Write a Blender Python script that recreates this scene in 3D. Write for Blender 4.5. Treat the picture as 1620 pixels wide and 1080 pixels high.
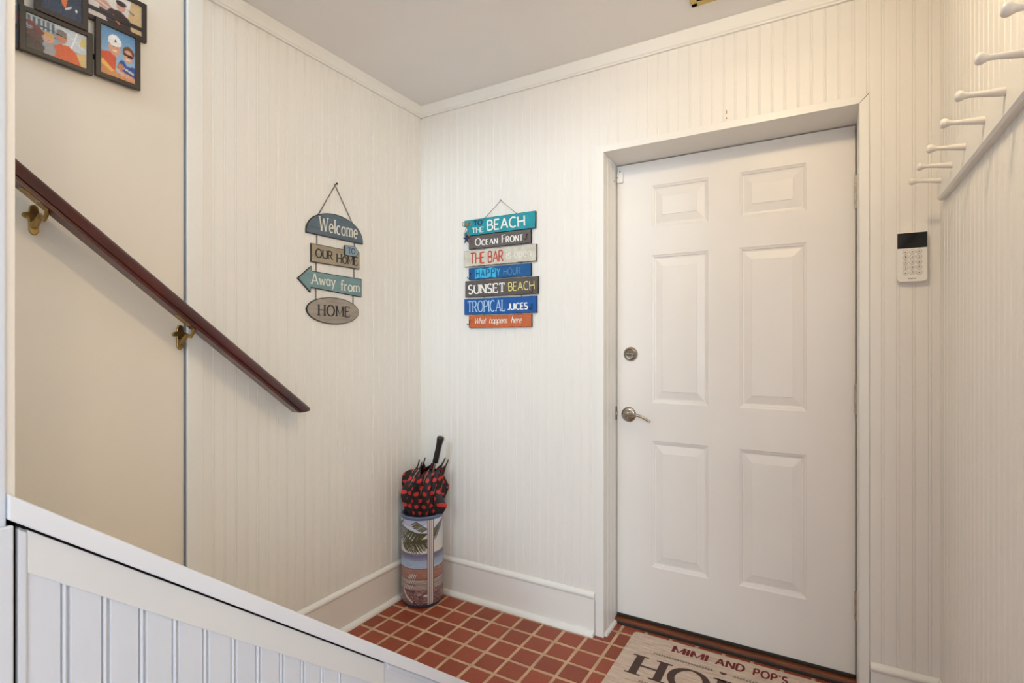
import bpy, math, random
import numpy as np
from mathutils import Vector, Matrix

random.seed(7)
for o in list(bpy.data.objects):
    bpy.data.objects.remove(o)
SC = bpy.context.scene
COL = SC.collection
PI = math.pi

# ------------------------------------------------------------------ camera
F_PX, YAW, CY, CAM_H = 840.48, 0.5289, 542.9, 1.262
cam_d = bpy.data.cameras.new('camera')
cam_d.sensor_width = 36.0
cam_d.lens = F_PX / 1620 * 36.0
cam_d.shift_y = (CY - 540.0) / 1620.0
cam_d.clip_start = 0.02
cam = bpy.data.objects.new('camera', cam_d)
COL.objects.link(cam)
cam.location = (0, 0, CAM_H)
cam.rotation_euler = (PI / 2, 0, YAW)
SC.camera = cam

# ------------------------------------------------------------------ world, lights, exposure
world = bpy.data.worlds.new('world')
SC.world = world
world.use_nodes = True
world.node_tree.nodes['Background'].inputs[0].default_value = (0.75, 0.87, 1.0, 1)
world.node_tree.nodes['Background'].inputs[1].default_value = 1.0
SC.view_settings.view_transform = 'Standard'
SC.view_settings.look = 'None'
SC.view_settings.gamma = 1.0
SC.view_settings.use_curve_mapping = False
SC.view_settings.exposure = 0.47

def area(name, loc, rot, sx, sy, power, color):
    d = bpy.data.lights.new(name, 'AREA')
    d.shape = 'RECTANGLE'; d.size = sx; d.size_y = sy; d.energy = power; d.color = color
    o = bpy.data.objects.new(name, d); COL.objects.link(o)
    o.location = loc; o.rotation_euler = rot
    return o
LAMP_GLOW, FILL_GLOW = 98.0, 66.0      # radiance of the hall lamp glass and the added fill globe
LAMP_COL = (1.0, 0.76, 0.46)
WINDOW_E, WINDOW_S, WINDOW_U = 14.0, 66.0, 55.0
# daylight through the two big windows of the open room behind and to the right of the camera
area('daylight_east', (2.93, -1.45, 1.45), (0, PI / 2, 0), 1.60, 1.90, WINDOW_E, (0.72, 0.87, 1.0))
area('daylight_south', (1.45, -3.03, 1.45), (PI / 2, 0, 0), 1.90, 1.60, WINDOW_S, (0.72, 0.87, 1.0))
# daylight falling down the stairwell from the window of the upper landing
area('daylight_landing', (-1.35, -3.03, 3.30), (math.radians(82), 0, 0), 0.75, 1.30, WINDOW_U, (0.72, 0.87, 1.0))

# ------------------------------------------------------------------ measured planes (metres)
XL, YB, YD, XR, XH = -1.8265, 2.1726, 2.3358, 0.3344, -0.78
CROWN_Z, CEIL_Z, BASE_Z = 2.438, 2.498, 0.186
OPL, OPR, OPT = -0.8188, 0.109, 2.081            # door opening in the back wall
BEAD = 0.0418
REAR = -3.1
RIGHT_END, XE = 0.5, 3.0        # the right wall stops here and the hall opens to a wider room

def ray(px, py):
    a = (px - 810) / F_PX; c, s = math.cos(YAW), math.sin(YAW)
    return (c * a - s, s * a + c, (CY - py) / F_PX)
def on_back(px, py, Y=YB):
    d = ray(px, py); t = Y / d[1]; return (d[0] * t, d[2] * t + CAM_H)
def on_left(px, py, X=XL):
    d = ray(px, py); t = X / d[0]; return (d[1] * t, d[2] * t + CAM_H)

# ------------------------------------------------------------------ materials
def lin(c):
    return tuple(((v / 255) / 12.92 if v / 255 <= 0.04045 else ((v / 255 + 0.055) / 1.055) ** 2.4) for v in c)
MATS = {}
def mat(name, rgb, rough=0.5, metal=0.0, var=0.04, scale=6.0, bump=0.0, bscale=60.0, stretch=None, rgb2=None, rnd=0.0, coat=0.0, emit=0.0, spec=0.5):
    if name in MATS: return MATS[name]
    m = bpy.data.materials.new(name); m.use_nodes = True; MATS[name] = m
    nt = m.node_tree; N = nt.nodes; L = nt.links
    b = N['Principled BSDF']
    b.inputs['Roughness'].default_value = rough; b.inputs['Metallic'].default_value = metal
    b.inputs['Coat Weight'].default_value = coat
    b.inputs['Specular IOR Level'].default_value = spec
    c = lin(rgb)
    tc = N.new('ShaderNodeTexCoord'); mp = N.new('ShaderNodeMapping'); L.new(tc.outputs['Object'], mp.inputs[0])
    if stretch: mp.inputs['Scale'].default_value = stretch
    nz = N.new('ShaderNodeTexNoise'); nz.inputs['Scale'].default_value = scale; nz.inputs['Detail'].default_value = 4
    L.new(mp.outputs[0], nz.inputs['Vector'])
    rp = N.new('ShaderNodeValToRGB')
    c2 = lin(rgb2) if rgb2 else tuple(v * (1 - 2 * var) for v in c)
    c1 = c if rgb2 else tuple(min(1, v * (1 + var)) for v in c)
    rp.color_ramp.elements[0].position = 0.3; rp.color_ramp.elements[1].position = 0.7
    rp.color_ramp.elements[0].color = (*c2, 1); rp.color_ramp.elements[1].color = (*c1, 1)
    L.new(nz.outputs['Fac'], rp.inputs[0])
    out = rp.outputs[0]
    if rnd > 0:
        oi = N.new('ShaderNodeObjectInfo'); hs = N.new('ShaderNodeHueSaturation')
        mr = N.new('ShaderNodeMapRange'); mr.inputs[3].default_value = 1 - rnd; mr.inputs[4].default_value = 1 + rnd
        L.new(oi.outputs['Random'], mr.inputs[0]); L.new(mr.outputs[0], hs.inputs['Value']); L.new(out, hs.inputs['Color'])
        out = hs.outputs[0]
    L.new(out, b.inputs['Base Color'])
    if bump > 0:
        n2 = N.new('ShaderNodeTexNoise'); n2.inputs['Scale'].default_value = bscale; n2.inputs['Detail'].default_value = 3
        L.new(mp.outputs[0], n2.inputs['Vector'])
        bp = N.new('ShaderNodeBump'); bp.inputs['Strength'].default_value = bump; bp.inputs['Distance'].default_value = 0.002
        L.new(n2.outputs['Fac'], bp.inputs['Height']); L.new(bp.outputs[0], b.inputs['Normal'])
    if emit > 0:
        b.inputs['Emission Color'].default_value = (*c, 1); b.inputs['Emission Strength'].default_value = emit
    return m
def attr_mat(name, rough=0.4, coat=0.0, bump=0.0):
    m = bpy.data.materials.new(name); m.use_nodes = True; MATS[name] = m
    N = m.node_tree.nodes; L = m.node_tree.links; b = N['Principled BSDF']
    a = N.new('ShaderNodeAttribute'); a.attribute_name = 'Col'
    L.new(a.outputs['Color'], b.inputs['Base Color']); b.inputs['Roughness'].default_value = rough; b.inputs['Coat Weight'].default_value = coat
    return m

M_WALL = mat('white_bead_paint', (240, 238, 233), 0.42, var=0.012, scale=2.5, bump=0.25, bscale=90)
M_DRY = mat('cream_drywall_paint', (234, 226, 214), 0.75, var=0.015, scale=2.0, bump=0.2, bscale=150)
M_TRIM = mat('white_trim_paint', (240, 239, 235), 0.4, var=0.012, scale=3, bump=0.15, bscale=70)
M_CEIL = mat('ceiling_paint', (248, 247, 246), 0.85, var=0.01, scale=2, bump=0.2, bscale=200)
M_DOOR = mat('door_paint', (238, 234, 229), 0.38, var=0.02, scale=3.0, bump=0.08, bscale=40, stretch=(1, 1, 0.6))
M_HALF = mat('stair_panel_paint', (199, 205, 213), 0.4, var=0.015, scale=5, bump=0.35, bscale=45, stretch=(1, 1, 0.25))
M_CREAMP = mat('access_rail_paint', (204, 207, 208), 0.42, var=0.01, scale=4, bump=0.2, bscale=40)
M_GROUT = mat('tan_grout', (205, 172, 142), 0.9, var=0.12, scale=14, bump=0.6, bscale=200)
M_TILE = mat('terracotta_tile', (168, 82, 54), 0.5, scale=28, bump=0.35, bscale=55, rgb2=(124, 55, 35), rnd=0.12)
M_DARK = mat('dark_gap', (26, 20, 18), 0.8)
M_BLACK = mat('black_plastic', (22, 22, 23), 0.35)
M_BRASS = mat('antique_brass', (168, 142, 92), 0.3, metal=1.0, var=0.2, scale=40)
M_NICKEL = mat('satin_nickel', (168, 158, 146), 0.25, metal=1.0, var=0.1, scale=30)
M_STEEL = mat('hinge_steel', (190, 182, 170), 0.35, metal=0.9, var=0.15, scale=60)
M_MAHOG = mat('mahogany_stain', (88, 30, 24), 0.28, scale=5, rgb2=(58, 18, 15), stretch=(10, 1, 1), bump=0.1, coat=0.3)
M_SILL = mat('threshold_wood', (124, 66, 34), 0.45, scale=6, rgb2=(84, 42, 22), stretch=(1, 12, 12), bump=0.2)
M_RUBBER = mat('sweep_rubber', (42, 38, 34), 0.6)
M_TWINE = mat('jute_twine', (176, 142, 92), 0.9, var=0.2, scale=200)

# ------------------------------------------------------------------ mesh helpers
class MB:
    def __init__(self): self.v = []; self.f = []
    def add(self, vs, fs):
        k = len(self.v); self.v += [tuple(p) for p in vs]; self.f += [tuple(i + k for i in q) for q in fs]; return self
    def box(self, x0, x1, y0, y1, z0, z1):
        if x0 > x1: x0, x1 = x1, x0
        if y0 > y1: y0, y1 = y1, y0
        if z0 > z1: z0, z1 = z1, z0
        v = [(x, y, z) for z in (z0, z1) for y in (y0, y1) for x in (x0, x1)]
        return self.add(v, [(0, 2, 3, 1), (4, 5, 7, 6), (0, 1, 5, 4), (2, 6, 7, 3), (0, 4, 6, 2), (1, 3, 7, 5)])
    def prism(self, poly, d):
        """poly: list of 3D points, extruded by vector d"""
        n = len(poly); v = [tuple(p) for p in poly] + [tuple(p[i] + d[i] for i in range(3)) for p in poly]
        f = [tuple(range(n))[::-1], tuple(range(n, 2 * n))] + [(i, (i + 1) % n, n + (i + 1) % n, n + i) for i in range(n)]
        return self.add(v, f)
    def tube(self, pts, r, seg=10, cap=True):
        pts = [Vector(p) for p in pts]; n = len(pts)
        rr = r if isinstance(r, (list, tuple)) else [r] * n
        t0 = (pts[1] - pts[0]).normalized()
        up = Vector((0, 0, 1)) if abs(t0.z) < 0.9 else Vector((1, 0, 0))
        nrm = t0.cross(up).normalized(); rings = []
        for i, p in enumerate(pts):
            t = (pts[min(i + 1, n - 1)] - pts[max(i - 1, 0)]).normalized()
            nrm = (nrm - t * nrm.dot(t)).normalized(); b = t.cross(nrm)
            rings.append([p + (nrm * math.cos(2 * PI * k / seg) + b * math.sin(2 * PI * k / seg)) * rr[i] for k in range(seg)])
        v = [q for rg in rings for q in rg]; f = []
        for i in range(n - 1):
            for k in range(seg):
                a = i * seg + k; b_ = i * seg + (k + 1) % seg
                f.append((a, b_, b_ + seg, a + seg))
        if cap: f += [tuple(range(seg))[::-1], tuple(range((n - 1) * seg, n * seg))]
        return self.add(v, f)
    def lathe(self, prof, c, axis=(0, 0, 1), seg=32, ref=None):
        """prof: list of (r, h) along axis from point c"""
        A = Vector(axis).normalized()
        R = Vector(ref) if ref else (Vector((1, 0, 0)) if abs(A.x) < 0.9 else Vector((0, 1, 0)))
        R = (R - A * R.dot(A)).normalized(); B = A.cross(R); c = Vector(c)
        v = []; f = []; n = len(prof)
        for r, h in prof:
            for k in range(seg):
                a = 2 * PI * k / seg
                v.append(c + A * h + (R * math.cos(a) + B * math.sin(a)) * max(r, 1e-5))
        for i in range(n - 1):
            for k in range(seg):
                a = i * seg + k; b_ = i * seg + (k + 1) % seg
                f.append((a, b_, b_ + seg, a + seg))
        return self.add(v, f)
    def build(self, name, m, parent=None, org=(0, 0, 0), smooth=None, bevel=0.0, seg=2):
        o = (0, 0, 0) if org is None else org
        me = bpy.data.meshes.new(name)
        me.from_pydata([(p[0] - o[0], p[1] - o[1], p[2] - o[2]) for p in self.v], [], self.f)
        me.materials.append(m)
        ob = bpy.data.objects.new(name, me); COL.objects.link(ob)
        import bmesh
        bm = bmesh.new(); bm.from_mesh(me); bmesh.ops.recalc_face_normals(bm, faces=bm.faces); bm.to_mesh(me); bm.free()
        if smooth is not None:
            me.shade_smooth(); me.set_sharp_from_angle(angle=math.radians(smooth))
        if bevel > 0:
            bv = ob.modifiers.new('bevel', 'BEVEL'); bv.width = bevel; bv.segments = seg; bv.limit_method = 'ANGLE'; bv.angle_limit = math.radians(40)
        if parent is None: ob.location = o
        else: ob.parent = parent
        return ob
def tag(o, label=None, cat=None, group=None, kind=None):
    if label: o['label'] = label
    if cat: o['category'] = cat
    if group: o['group'] = group
    if kind: o['kind'] = kind
    return o
def thing(name, loc, label, cat, group=None):
    o = bpy.data.objects.new(name, None); o.empty_display_size = 0.05; COL.objects.link(o); o.location = loc
    return tag(o, label, cat, group)
def struct(mb, name, m, label=None, **k):
    return tag(mb.build(name, m, **k), label, None, None, 'structure')
class Frame:
    def __init__(s, O, R, U):
        s.O, s.R, s.U = Vector(O), Vector(R), Vector(U); s.N = s.R.cross(s.U)
    def p(s, u, v, n=0): return tuple(s.O + s.R * u + s.U * v + s.N * n)
    def poly(s, pts, n=0): return [s.p(a, b, n) for a, b in pts]
    def plate(s, mb, pts, n0, n1):
        d = s.N * (n1 - n0); return mb.prism(s.poly(pts, n0), tuple(d))
BACK = lambda n=0: Frame((0, YB - n, 0), (1, 0, 0), (0, 0, 1))      # u = X, v = Z, n toward the room
LEFT = lambda n=0: Frame((XL + n, 0, 0), (0, 1, 0), (0, 0, 1))      # u = Y, v = Z

# ------------------------------------------------------------------ stroke lettering
def arc(cx, cy, rx, ry, a0, a1, n=12):
    return [(cx + rx * math.cos(math.radians(a0 + (a1 - a0) * i / n)), cy + ry * math.sin(math.radians(a0 + (a1 - a0) * i / n))) for i in range(n + 1)]
G = {
 'A': (.8, [[(0, 0), (.4, 1)], [(.4, 1), (.8, 0)], [(.15, .34), (.65, .34)]]),
 'B': (.62, [[(0, 0), (0, 1)], [(0, 1), (.3, 1)] + arc(.3, .76, .26, .24, 90, -90) + [(0, .52)], [(0, .52), (.32, .52)] + arc(.32, .26, .3, .26, 90, -90) + [(0, 0)]]),
 'C': (.76, [arc(.42, .5, .42, .5, 48, 312, 20)]),
 'D': (.72, [[(0, 0), (0, 1)], [(0, 1), (.25, 1)] + arc(.25, .5, .47, .5, 90, -90) + [(0, 0)]]),
 'E': (.56, [[(0, 0), (0, 1)], [(0, 1), (.55, 1)], [(0, .52), (.46, .52)], [(0, 0), (.56, 0)]]),
 'F': (.54, [[(0, 0), (0, 1)], [(0, 1), (.54, 1)], [(0, .52), (.44, .52)]]),
 'H': (.72, [[(0, 0), (0, 1)], [(.72, 0), (.72, 1)], [(0, .5), (.72, .5)]]),
 'I': (.02, [[(0, 0), (0, 1)]]),
 'J': (.36, [[(.36, 1), (.36, .25)] + arc(.18, .25, .18, .25, 0, -150)]),
 'L': (.52, [[(0, 0), (0, 1)], [(0, 0), (.52, 0)]]),
 'M': (.86, [[(0, 0), (0, 1)], [(0, 1), (.43, .1), (.86, 1)], [(.86, 1), (.86, 0)]]),
 'N': (.72, [[(0, 0), (0, 1)], [(0, 1), (.72, 0)], [(.72, 0), (.72, 1)]]),
 'O': (.9, [arc(.45, .5, .45, .5, 0, 360, 28)]),
 'P': (.6, [[(0, 0), (0, 1)], [(0, 1), (.28, 1)] + arc(.28, .73, .3, .27, 90, -90) + [(0, .46)]]),
 'R': (.66, [[(0, 0), (0, 1)], [(0, 1), (.28, 1)] + arc(.28, .74, .29, .26, 90, -90) + [(0, .48)], [(.28, .48), (.66, 0)]]),
 'S': (.6, [arc(.3, .745, .27, .255, 35, 270, 14) + arc(.3, .245, .29, .245, 90, -150, 14)]),
 'T': (.7, [[(0, 1), (.7, 1)], [(.35, 0), (.35, 1)]]),
 'U': (.68, [[(0, 1), (0, .33)] + arc(.34, .33, .34, .33, 180, 360, 12) + [(.68, 1)]]),
 'W': (1.1, [[(0, 1), (.28, 0)], [(.28, 0), (.55, .9)], [(.55, .9), (.82, 0)], [(.82, 0), (1.1, 1)]]),
 'Y': (.7, [[(0, 1), (.35, .48)], [(.35, .48), (.7, 1)], [(.35, .48), (.35, 0)]]),
 'a': (.48, [arc(.24, .31, .24, .31, 0, 360, 18), [(.48, .62), (.48, 0)]]),
 'c': (.46, [arc(.27, .31, .27, .31, 48, 312, 16)]),
 'e': (.52, [[(.01, .33), (.51, .33)] + arc(.26, .31, .25, .31, 5, 312, 16)]),
 'f': (.36, [arc(.32, .84, .16, .16, 40, 180, 8) + [(.16, 0)], [(.0, .6), (.34, .6)]]),
 'h': (.44, [[(0, 0), (0, 1)], [(0, .38)] + arc(.22, .4, .22, .22, 180, 0, 8) + [(.44, 0)]]),
 'i': (.02, [[(0, 0), (0, .62)], [(0, .82), (0, .9)]]),
 'l': (.02, [[(0, 0), (0, 1)]]),
 'm': (.8, [[(0, 0), (0, .62)], [(0, .4)] + arc(.2, .42, .2, .2, 180, 0, 8) + [(.4, 0)], [(.4, .4)] + arc(.6, .42, .2, .2, 180, 0, 8) + [(.8, 0)]]),
 'n': (.42, [[(0, 0), (0, .62)], [(0, .4)] + arc(.21, .41, .21, .21, 180, 0, 8) + [(.42, 0)]]),
 'o': (.54, [arc(.27, .31, .27, .31, 0, 360, 20)]),
 'p': (.5, [[(0, .62), (0, -.32)], arc(.25, .31, .25, .31, 180, -180, 18)]),
 'r': (.32, [[(0, 0), (0, .62)], [(0, .38)] + arc(.2, .4, .2, .2, 180, 55, 6)]),
 's': (.38, [arc(.19, .46, .17, .16, 35, 270, 8) + arc(.19, .15, .19, .15, 90, -150, 8)]),
 't': (.34, [[(.14, .88), (.14, .14)] + arc(.26, .14, .12, .13, 180, 290, 5), [(0, .6), (.32, .6)]]),
 'w': (.74, [[(0, .62), (.19, 0)], [(.19, 0), (.37, .56)], [(.37, .56), (.56, 0)], [(.56, 0), (.74, .62)]]),
 'y': (.5, [[(0, .62), (.26, .02)], [(.5, .62), (.14, -.32)]]),
 "'": (.06, [[(.06, 1.0), (.0, .78)]]),
 '1': (.2, [[(0, .8), (.15, 1), (.15, 0)]]), '2': (.5, [arc(.25, .74, .25, .26, 160, -30, 10) + [(0, 0), (.5, 0)]]),
 '3': (.5, [arc(.22, .76, .24, .24, 140, -80, 10) + arc(.22, .26, .27, .26, 80, -140, 10)]),
 '4': (.55, [[(.4, 0), (.4, 1), (0, .3), (.55, .3)]]), '5': (.5, [[(.46, 1), (.08, 1), (.04, .56)] + arc(.22, .32, .27, .32, 110, -140, 12)]),
 '6': (.5, [[(.42, 1), (.06, .45)] + arc(.25, .28, .25, .28, 150, 510, 16)]), '7': (.5, [[(0, 1), (.5, 1), (.15, 0)]]),
 '8': (.5, [arc(.25, .75, .22, .25, 0, 360, 14), arc(.25, .25, .25, .25, 0, 360, 14)]), '9': (.5, [arc(.25, .72, .25, .28, 0, 360, 16), [(.5, .72), (.2, 0)]]),
 '0': (.55, [arc(.27, .5, .27, .5, 0, 360, 18)]), 'b': (.5, [[(0, 0), (0, 1)], arc(.25, .31, .25, .31, 180, -180, 16)]), 'x': (.4, [[(0, 0), (.4, .62)], [(.4, 0), (0, .62)]]),
}
def letters(txt, wv=.12, wh=.12, serif=0.0, slant=0.0, gap=.2, space=.38, jitter=0.0, small=None):
    """returns quads (2D, cap height 1) and total width"""
    rng = random.Random(txt); quads = []; x = 0.0
    for ch in txt:
        if ch == ' ': x += space; continue
        k = 1.0
        if small and ch.islower(): ch = ch.upper(); k = small
        w, strokes = G[ch]; rot = rng.uniform(-jitter, jitter)
        for st in strokes:
            st = [(a * k, b * k) for a, b in st]; n = len(st); L = []; Rr = []
            for i, (a, b) in enumerate(st):
                closed = n > 8 and abs(st[0][0] - st[-1][0]) + abs(st[0][1] - st[-1][1]) < 1e-6
                p0 = st[i - 1] if i else (st[-2] if closed else st[0]); p1 = st[i + 1] if i < n - 1 else (st[1] if closed else st[-1])
                dx, dy = p1[0] - p0[0], p1[1] - p0[1]; d = math.hypot(dx, dy) or 1
                dx /= d; dy /= d; t = (wh + (wv - wh) * abs(dy)) / 2
                if wv > wh and 0.2 < abs(dx) < 0.9 and n < 4 and dx * dy > 0 and ch in 'AWMYwyv': t = wh / 2 + (wv - wh) * 0.12
                ex = 0.0
                L.append((a - dy * t, b + dx * t)); Rr.append((a + dy * t, b - dx * t))
            if abs(st[-1][1] - st[0][1]) < 1e-6 and n == 2:      # horizontal bars run flush with the stems
                pass
            for i in range(n - 1): quads.append([(x + q[0], q[1], ch, rot) for q in (Rr[i], Rr[i + 1], L[i + 1], L[i])])
            if serif > 0:
                for e, nb in ((st[0], st[1]), (st[-1], st[-2])):
                    if abs(e[1] - nb[1]) > 0.75 * abs(e[0] - nb[0]) and min(abs(e[1]), abs(e[1] - k), abs(e[1] - .62)) < 1e-6:
                        s = serif * .6 + wv * .5; hgt = wh * 0.8; y0 = e[1] - (hgt if e[1] > .1 else 0)
                        quads.append([(x + e[0] - s, y0, ch, 0), (x + e[0] + s, y0, ch, 0), (x + e[0] + s, y0 + hgt, ch, 0), (x + e[0] - s, y0 + hgt, ch, 0)])
                if n == 2 and abs(st[0][1] - st[1][1]) < 1e-6 and ch in 'EFLT' and abs(st[0][1] - .52 * k) > .05:
                    s = 1 if st[0][1] < .5 else -1
                    for e in ([st[1]] if ch != 'T' else [st[0], st[1]]):
                        quads.append([(x + e[0] - wh * .5, e[1], ch, 0), (x + e[0] + wh * .5, e[1], ch, 0), (x + e[0] + wh * .5, e[1] + s * .2, ch, 0), (x + e[0] - wh * .5, e[1] + s * .2, ch, 0)])
        if jitter:
            cxx = x + w * k / 2
            for q in range(len(quads)):
                if quads[q][0][3] == rot and quads[q][0][3] != 0 and quads[q][0][0] >= x - .2:
                    r = rot; quads[q] = [((cxx + (a - cxx) * math.cos(r) - (b - .5) * math.sin(r)), .5 + (a - cxx) * math.sin(r) + (b - .5) * math.cos(r), c_, 0) for a, b, c_, _ in quads[q]]
        x += w * k + gap
    return [[(p[0] + slant * p[1], p[1]) for p in q] for q in quads], max(x - gap, .1)
def lettering(fr, txt, u0, u1, v0, v1, n, m, parent, org, name='lettering', shift=None, **k):
    q, w = letters(txt, **k); mb = MB()
    for i, poly in enumerate(q):
        pts = [fr.p(u0 + (u1 - u0) * a / w, v0 + (v1 - v0) * b, n + 0.00002 * (i % 5)) for a, b in poly]
        mb.add(pts, [(0, 1, 2, 3)])
    return mb.build(name, m, parent, org)

# ------------------------------------------------------------------ painted pictures: colours on the vertices of a fine grid
class Canvas:
    def __init__(s, w, h, c=(255, 255, 255)):
        s.w, s.h = w, h; s.a = np.zeros((h, w, 3)); s.a[:] = c
        s.X, s.Y = np.meshgrid(np.linspace(0, 1, w), np.linspace(0, 1, h)); s.rng = np.random.RandomState(3)
    def grad(s, y0, y1, c0, c1):
        t = np.clip((s.Y - y0) / (y1 - y0), 0, 1)[..., None]; m = (s.Y >= y0) & (s.Y <= y1)
        s.a[m] = (np.array(c0) * (1 - t) + np.array(c1) * t)[m]
    def poly(s, pts, c):
        m = np.zeros(s.X.shape, bool); n = len(pts)
        for i in range(n):
            x0, y0 = pts[i]; x1, y1 = pts[(i + 1) % n]
            if y0 == y1: continue
            k = ((y0 > s.Y) != (y1 > s.Y)) & (s.X < (x1 - x0) * (s.Y - y0) / (y1 - y0) + x0); m ^= k
        s.a[m] = c
    def ell(s, cx, cy, rx, ry, c): s.a[((s.X - cx) / rx) ** 2 + ((s.Y - cy) / ry) ** 2 < 1] = c
    def line(s, pts, w, c, asp=1.0):
        for (x0, y0), (x1, y1) in zip(pts[:-1], pts[1:]):
            dx, dy = x1 - x0, (y1 - y0) * asp; L2 = dx * dx + dy * dy + 1e-12
            t = np.clip(((s.X - x0) * dx + (s.Y - y0) * asp * dy) / L2, 0, 1)
            s.a[np.hypot(s.X - x0 - t * dx, (s.Y - y0) * asp - t * dy) < w / 2] = c
    def noise(s, amp, y0=0, y1=1, sx=1, sy=1):
        n = s.rng.randn(s.h // sy + 1, s.w // sx + 1); n = np.repeat(np.repeat(n, sy, 0), sx, 1)[:s.h, :s.w]
        m = (s.Y >= y0) & (s.Y <= y1); s.a[m] += (n[..., None] * amp * np.ones(3))[m]
    def mesh(s, name, fn, m, parent, org):
        vs = [fn(s.X[j, i], s.Y[j, i]) for j in range(s.h) for i in range(s.w)]
        fs = [(j * s.w + i, j * s.w + i + 1, (j + 1) * s.w + i + 1, (j + 1) * s.w + i) for j in range(s.h - 1) for i in range(s.w - 1)]
        me = bpy.data.meshes.new(name); me.from_pydata([tuple(p[k] - org[k] for k in range(3)) for p in vs], [], fs)
        c = np.clip(s.a, 0, 255) / 255; c = np.where(c <= .04045, c / 12.92, ((c + .055) / 1.055) ** 2.4)
        at = me.color_attributes.new('Col', 'FLOAT_COLOR', 'POINT')
        at.data.foreach_set('color', np.concatenate([c.reshape(-1, 3), np.ones((s.w * s.h, 1))], 1).astype(np.float32).ravel())
        me.materials.append(m); me.shade_smooth()
        ob = bpy.data.objects.new(name, me); COL.objects.link(ob); ob.parent = parent
        return ob

# ================================================================== SETTING
# ---- floor with terracotta tiles
floor = struct(MB().box(XL - .1, XR + .1, RIGHT_END - .12, YD + .02, -0.08, -0.0018).box(XL - .1, XE + .1, REAR - .1, RIGHT_END - .12, -0.08, -0.0018), 'floor', M_GROUT, 'floor of small square terracotta tiles with wide tan grout joints')
PX, PY, TX, TY, GR = 0.1056, 0.1047, -1.6140, 1.8235, 0.0130
def tile_mesh():
    a, c = 0.5, 0.5 - 0.03
    v = [(-a, -a, -1), (a, -a, -1), (a, a, -1), (-a, a, -1), (-a, -a, -.25), (a, -a, -.25), (a, a, -.25), (-a, a, -.25), (-c, -c, 0), (c, -c, 0), (c, c, 0), (-c, c, 0)]
    f = [(8, 9, 10, 11)] + [(i, (i + 1) % 4, 4 + (i + 1) % 4, 4 + i) for i in range(4)] + [(4 + i, 4 + (i + 1) % 4, 8 + (i + 1) % 4, 8 + i) for i in range(4)]
    me = bpy.data.meshes.new('tile'); me.from_pydata(v, [], f); me.materials.append(M_TILE); return me
TM = tile_mesh(); rest = MB(); n_tiles = 0
cells = []
for i in range(-3, 44):
    for j in range(-44, 6):
        x0, x1 = TX + i * PX + GR / 2, TX + (i + 1) * PX - GR / 2
        y0, y1 = TY + j * PY + GR / 2, TY + (j + 1) * PY - GR / 2
        x0 = max(x0, XL); x1 = min(x1, XR if y1 > RIGHT_END else XE); y1 = min(y1, 2.316); y0 = max(y0, REAR)
        if x1 - x0 < .012 or y1 - y0 < .012: continue
        if y0 > YB - .0 and (x1 < OPL or x0 > OPR): continue
        if x1 < -0.80 and y1 < 1.28: continue
        cells.append((x0, x1, y0, y1))
cells.sort(key=lambda c: -c[3])
for x0, x1, y0, y1 in cells:
    if n_tiles < 290 and y1 > 0.6:
        o = bpy.data.objects.new('tile', TM); COL.objects.link(o); o.parent = floor
        o.location = ((x0 + x1) / 2, (y0 + y1) / 2, random.uniform(-.0006, .0004)); o.scale = (x1 - x0, y1 - y0, 0.006)
        o.rotation_euler = (random.gauss(0, .004), random.gauss(0, .004), random.gauss(0, .012)); n_tiles += 1
    else:
        rest.box(x0, x1, y0, y1, -.006, 0)
tag(rest.build('tile_field', M_TILE, floor), kind='stuff')

# ---- beadboard planks: one shared unit profile, local x along the wall, local y outward, z height 1
def plank_mesh(m, name='plank', w=BEAD, th=.008):
    g = th - .0019
    pr = [(0, 0), (0, g + .0004), (.0010, g), (.0024, th - .0005), (.0044, th), (.0064, th - .0005), (.0078, g), (.0088, g + .0004), (.0100, th), (w - .0006, th), (w, th - .0008), (w, 0)]
    n = len(pr); v = [(a, b, 0) for a, b in pr] + [(a, b, 1) for a, b in pr]
    f = [(i + 1, i, n + i, n + i + 1) for i in range(n - 1)] + [tuple(range(n)), tuple(range(n, 2 * n))[::-1]]
    me = bpy.data.meshes.new(name); me.from_pydata(v, [], [q[::-1] for q in f]); me.materials.append(m)
    return me
PM = plank_mesh(M_WALL)
def plank(parent, x, y, z0, z1, rz, wscale=1.0, me=None, parent_org=(0, 0, 0)):
    o = bpy.data.objects.new('plank', me or PM); COL.objects.link(o); o.parent = parent
    o.location = (x - parent_org[0], y - parent_org[1], z0 - parent_org[2]); o.rotation_euler = (0, 0, rz); o.scale = (wscale, 1, z1 - z0)
    return o
# left wall: cream drywall beside the stairs, beadboard beyond the seam
SEAM = 0.976
wl = struct(MB().box(XL - .1, XL, REAR - .1, YB, -.08, CEIL_Z + 1.9), 'wall_left', M_DRY, 'cream drywall beside the stairs meeting white beadboard')
y = SEAM + .052
while y < YB - .004:
    w = min(BEAD, YB - y)
    # local +x must run along +Y with outward +X: rotate by -90 and walk backwards
    plank(wl, XL, y + w, 0.15, CEIL_Z, -PI / 2, w / BEAD)
    y += BEAD
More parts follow.
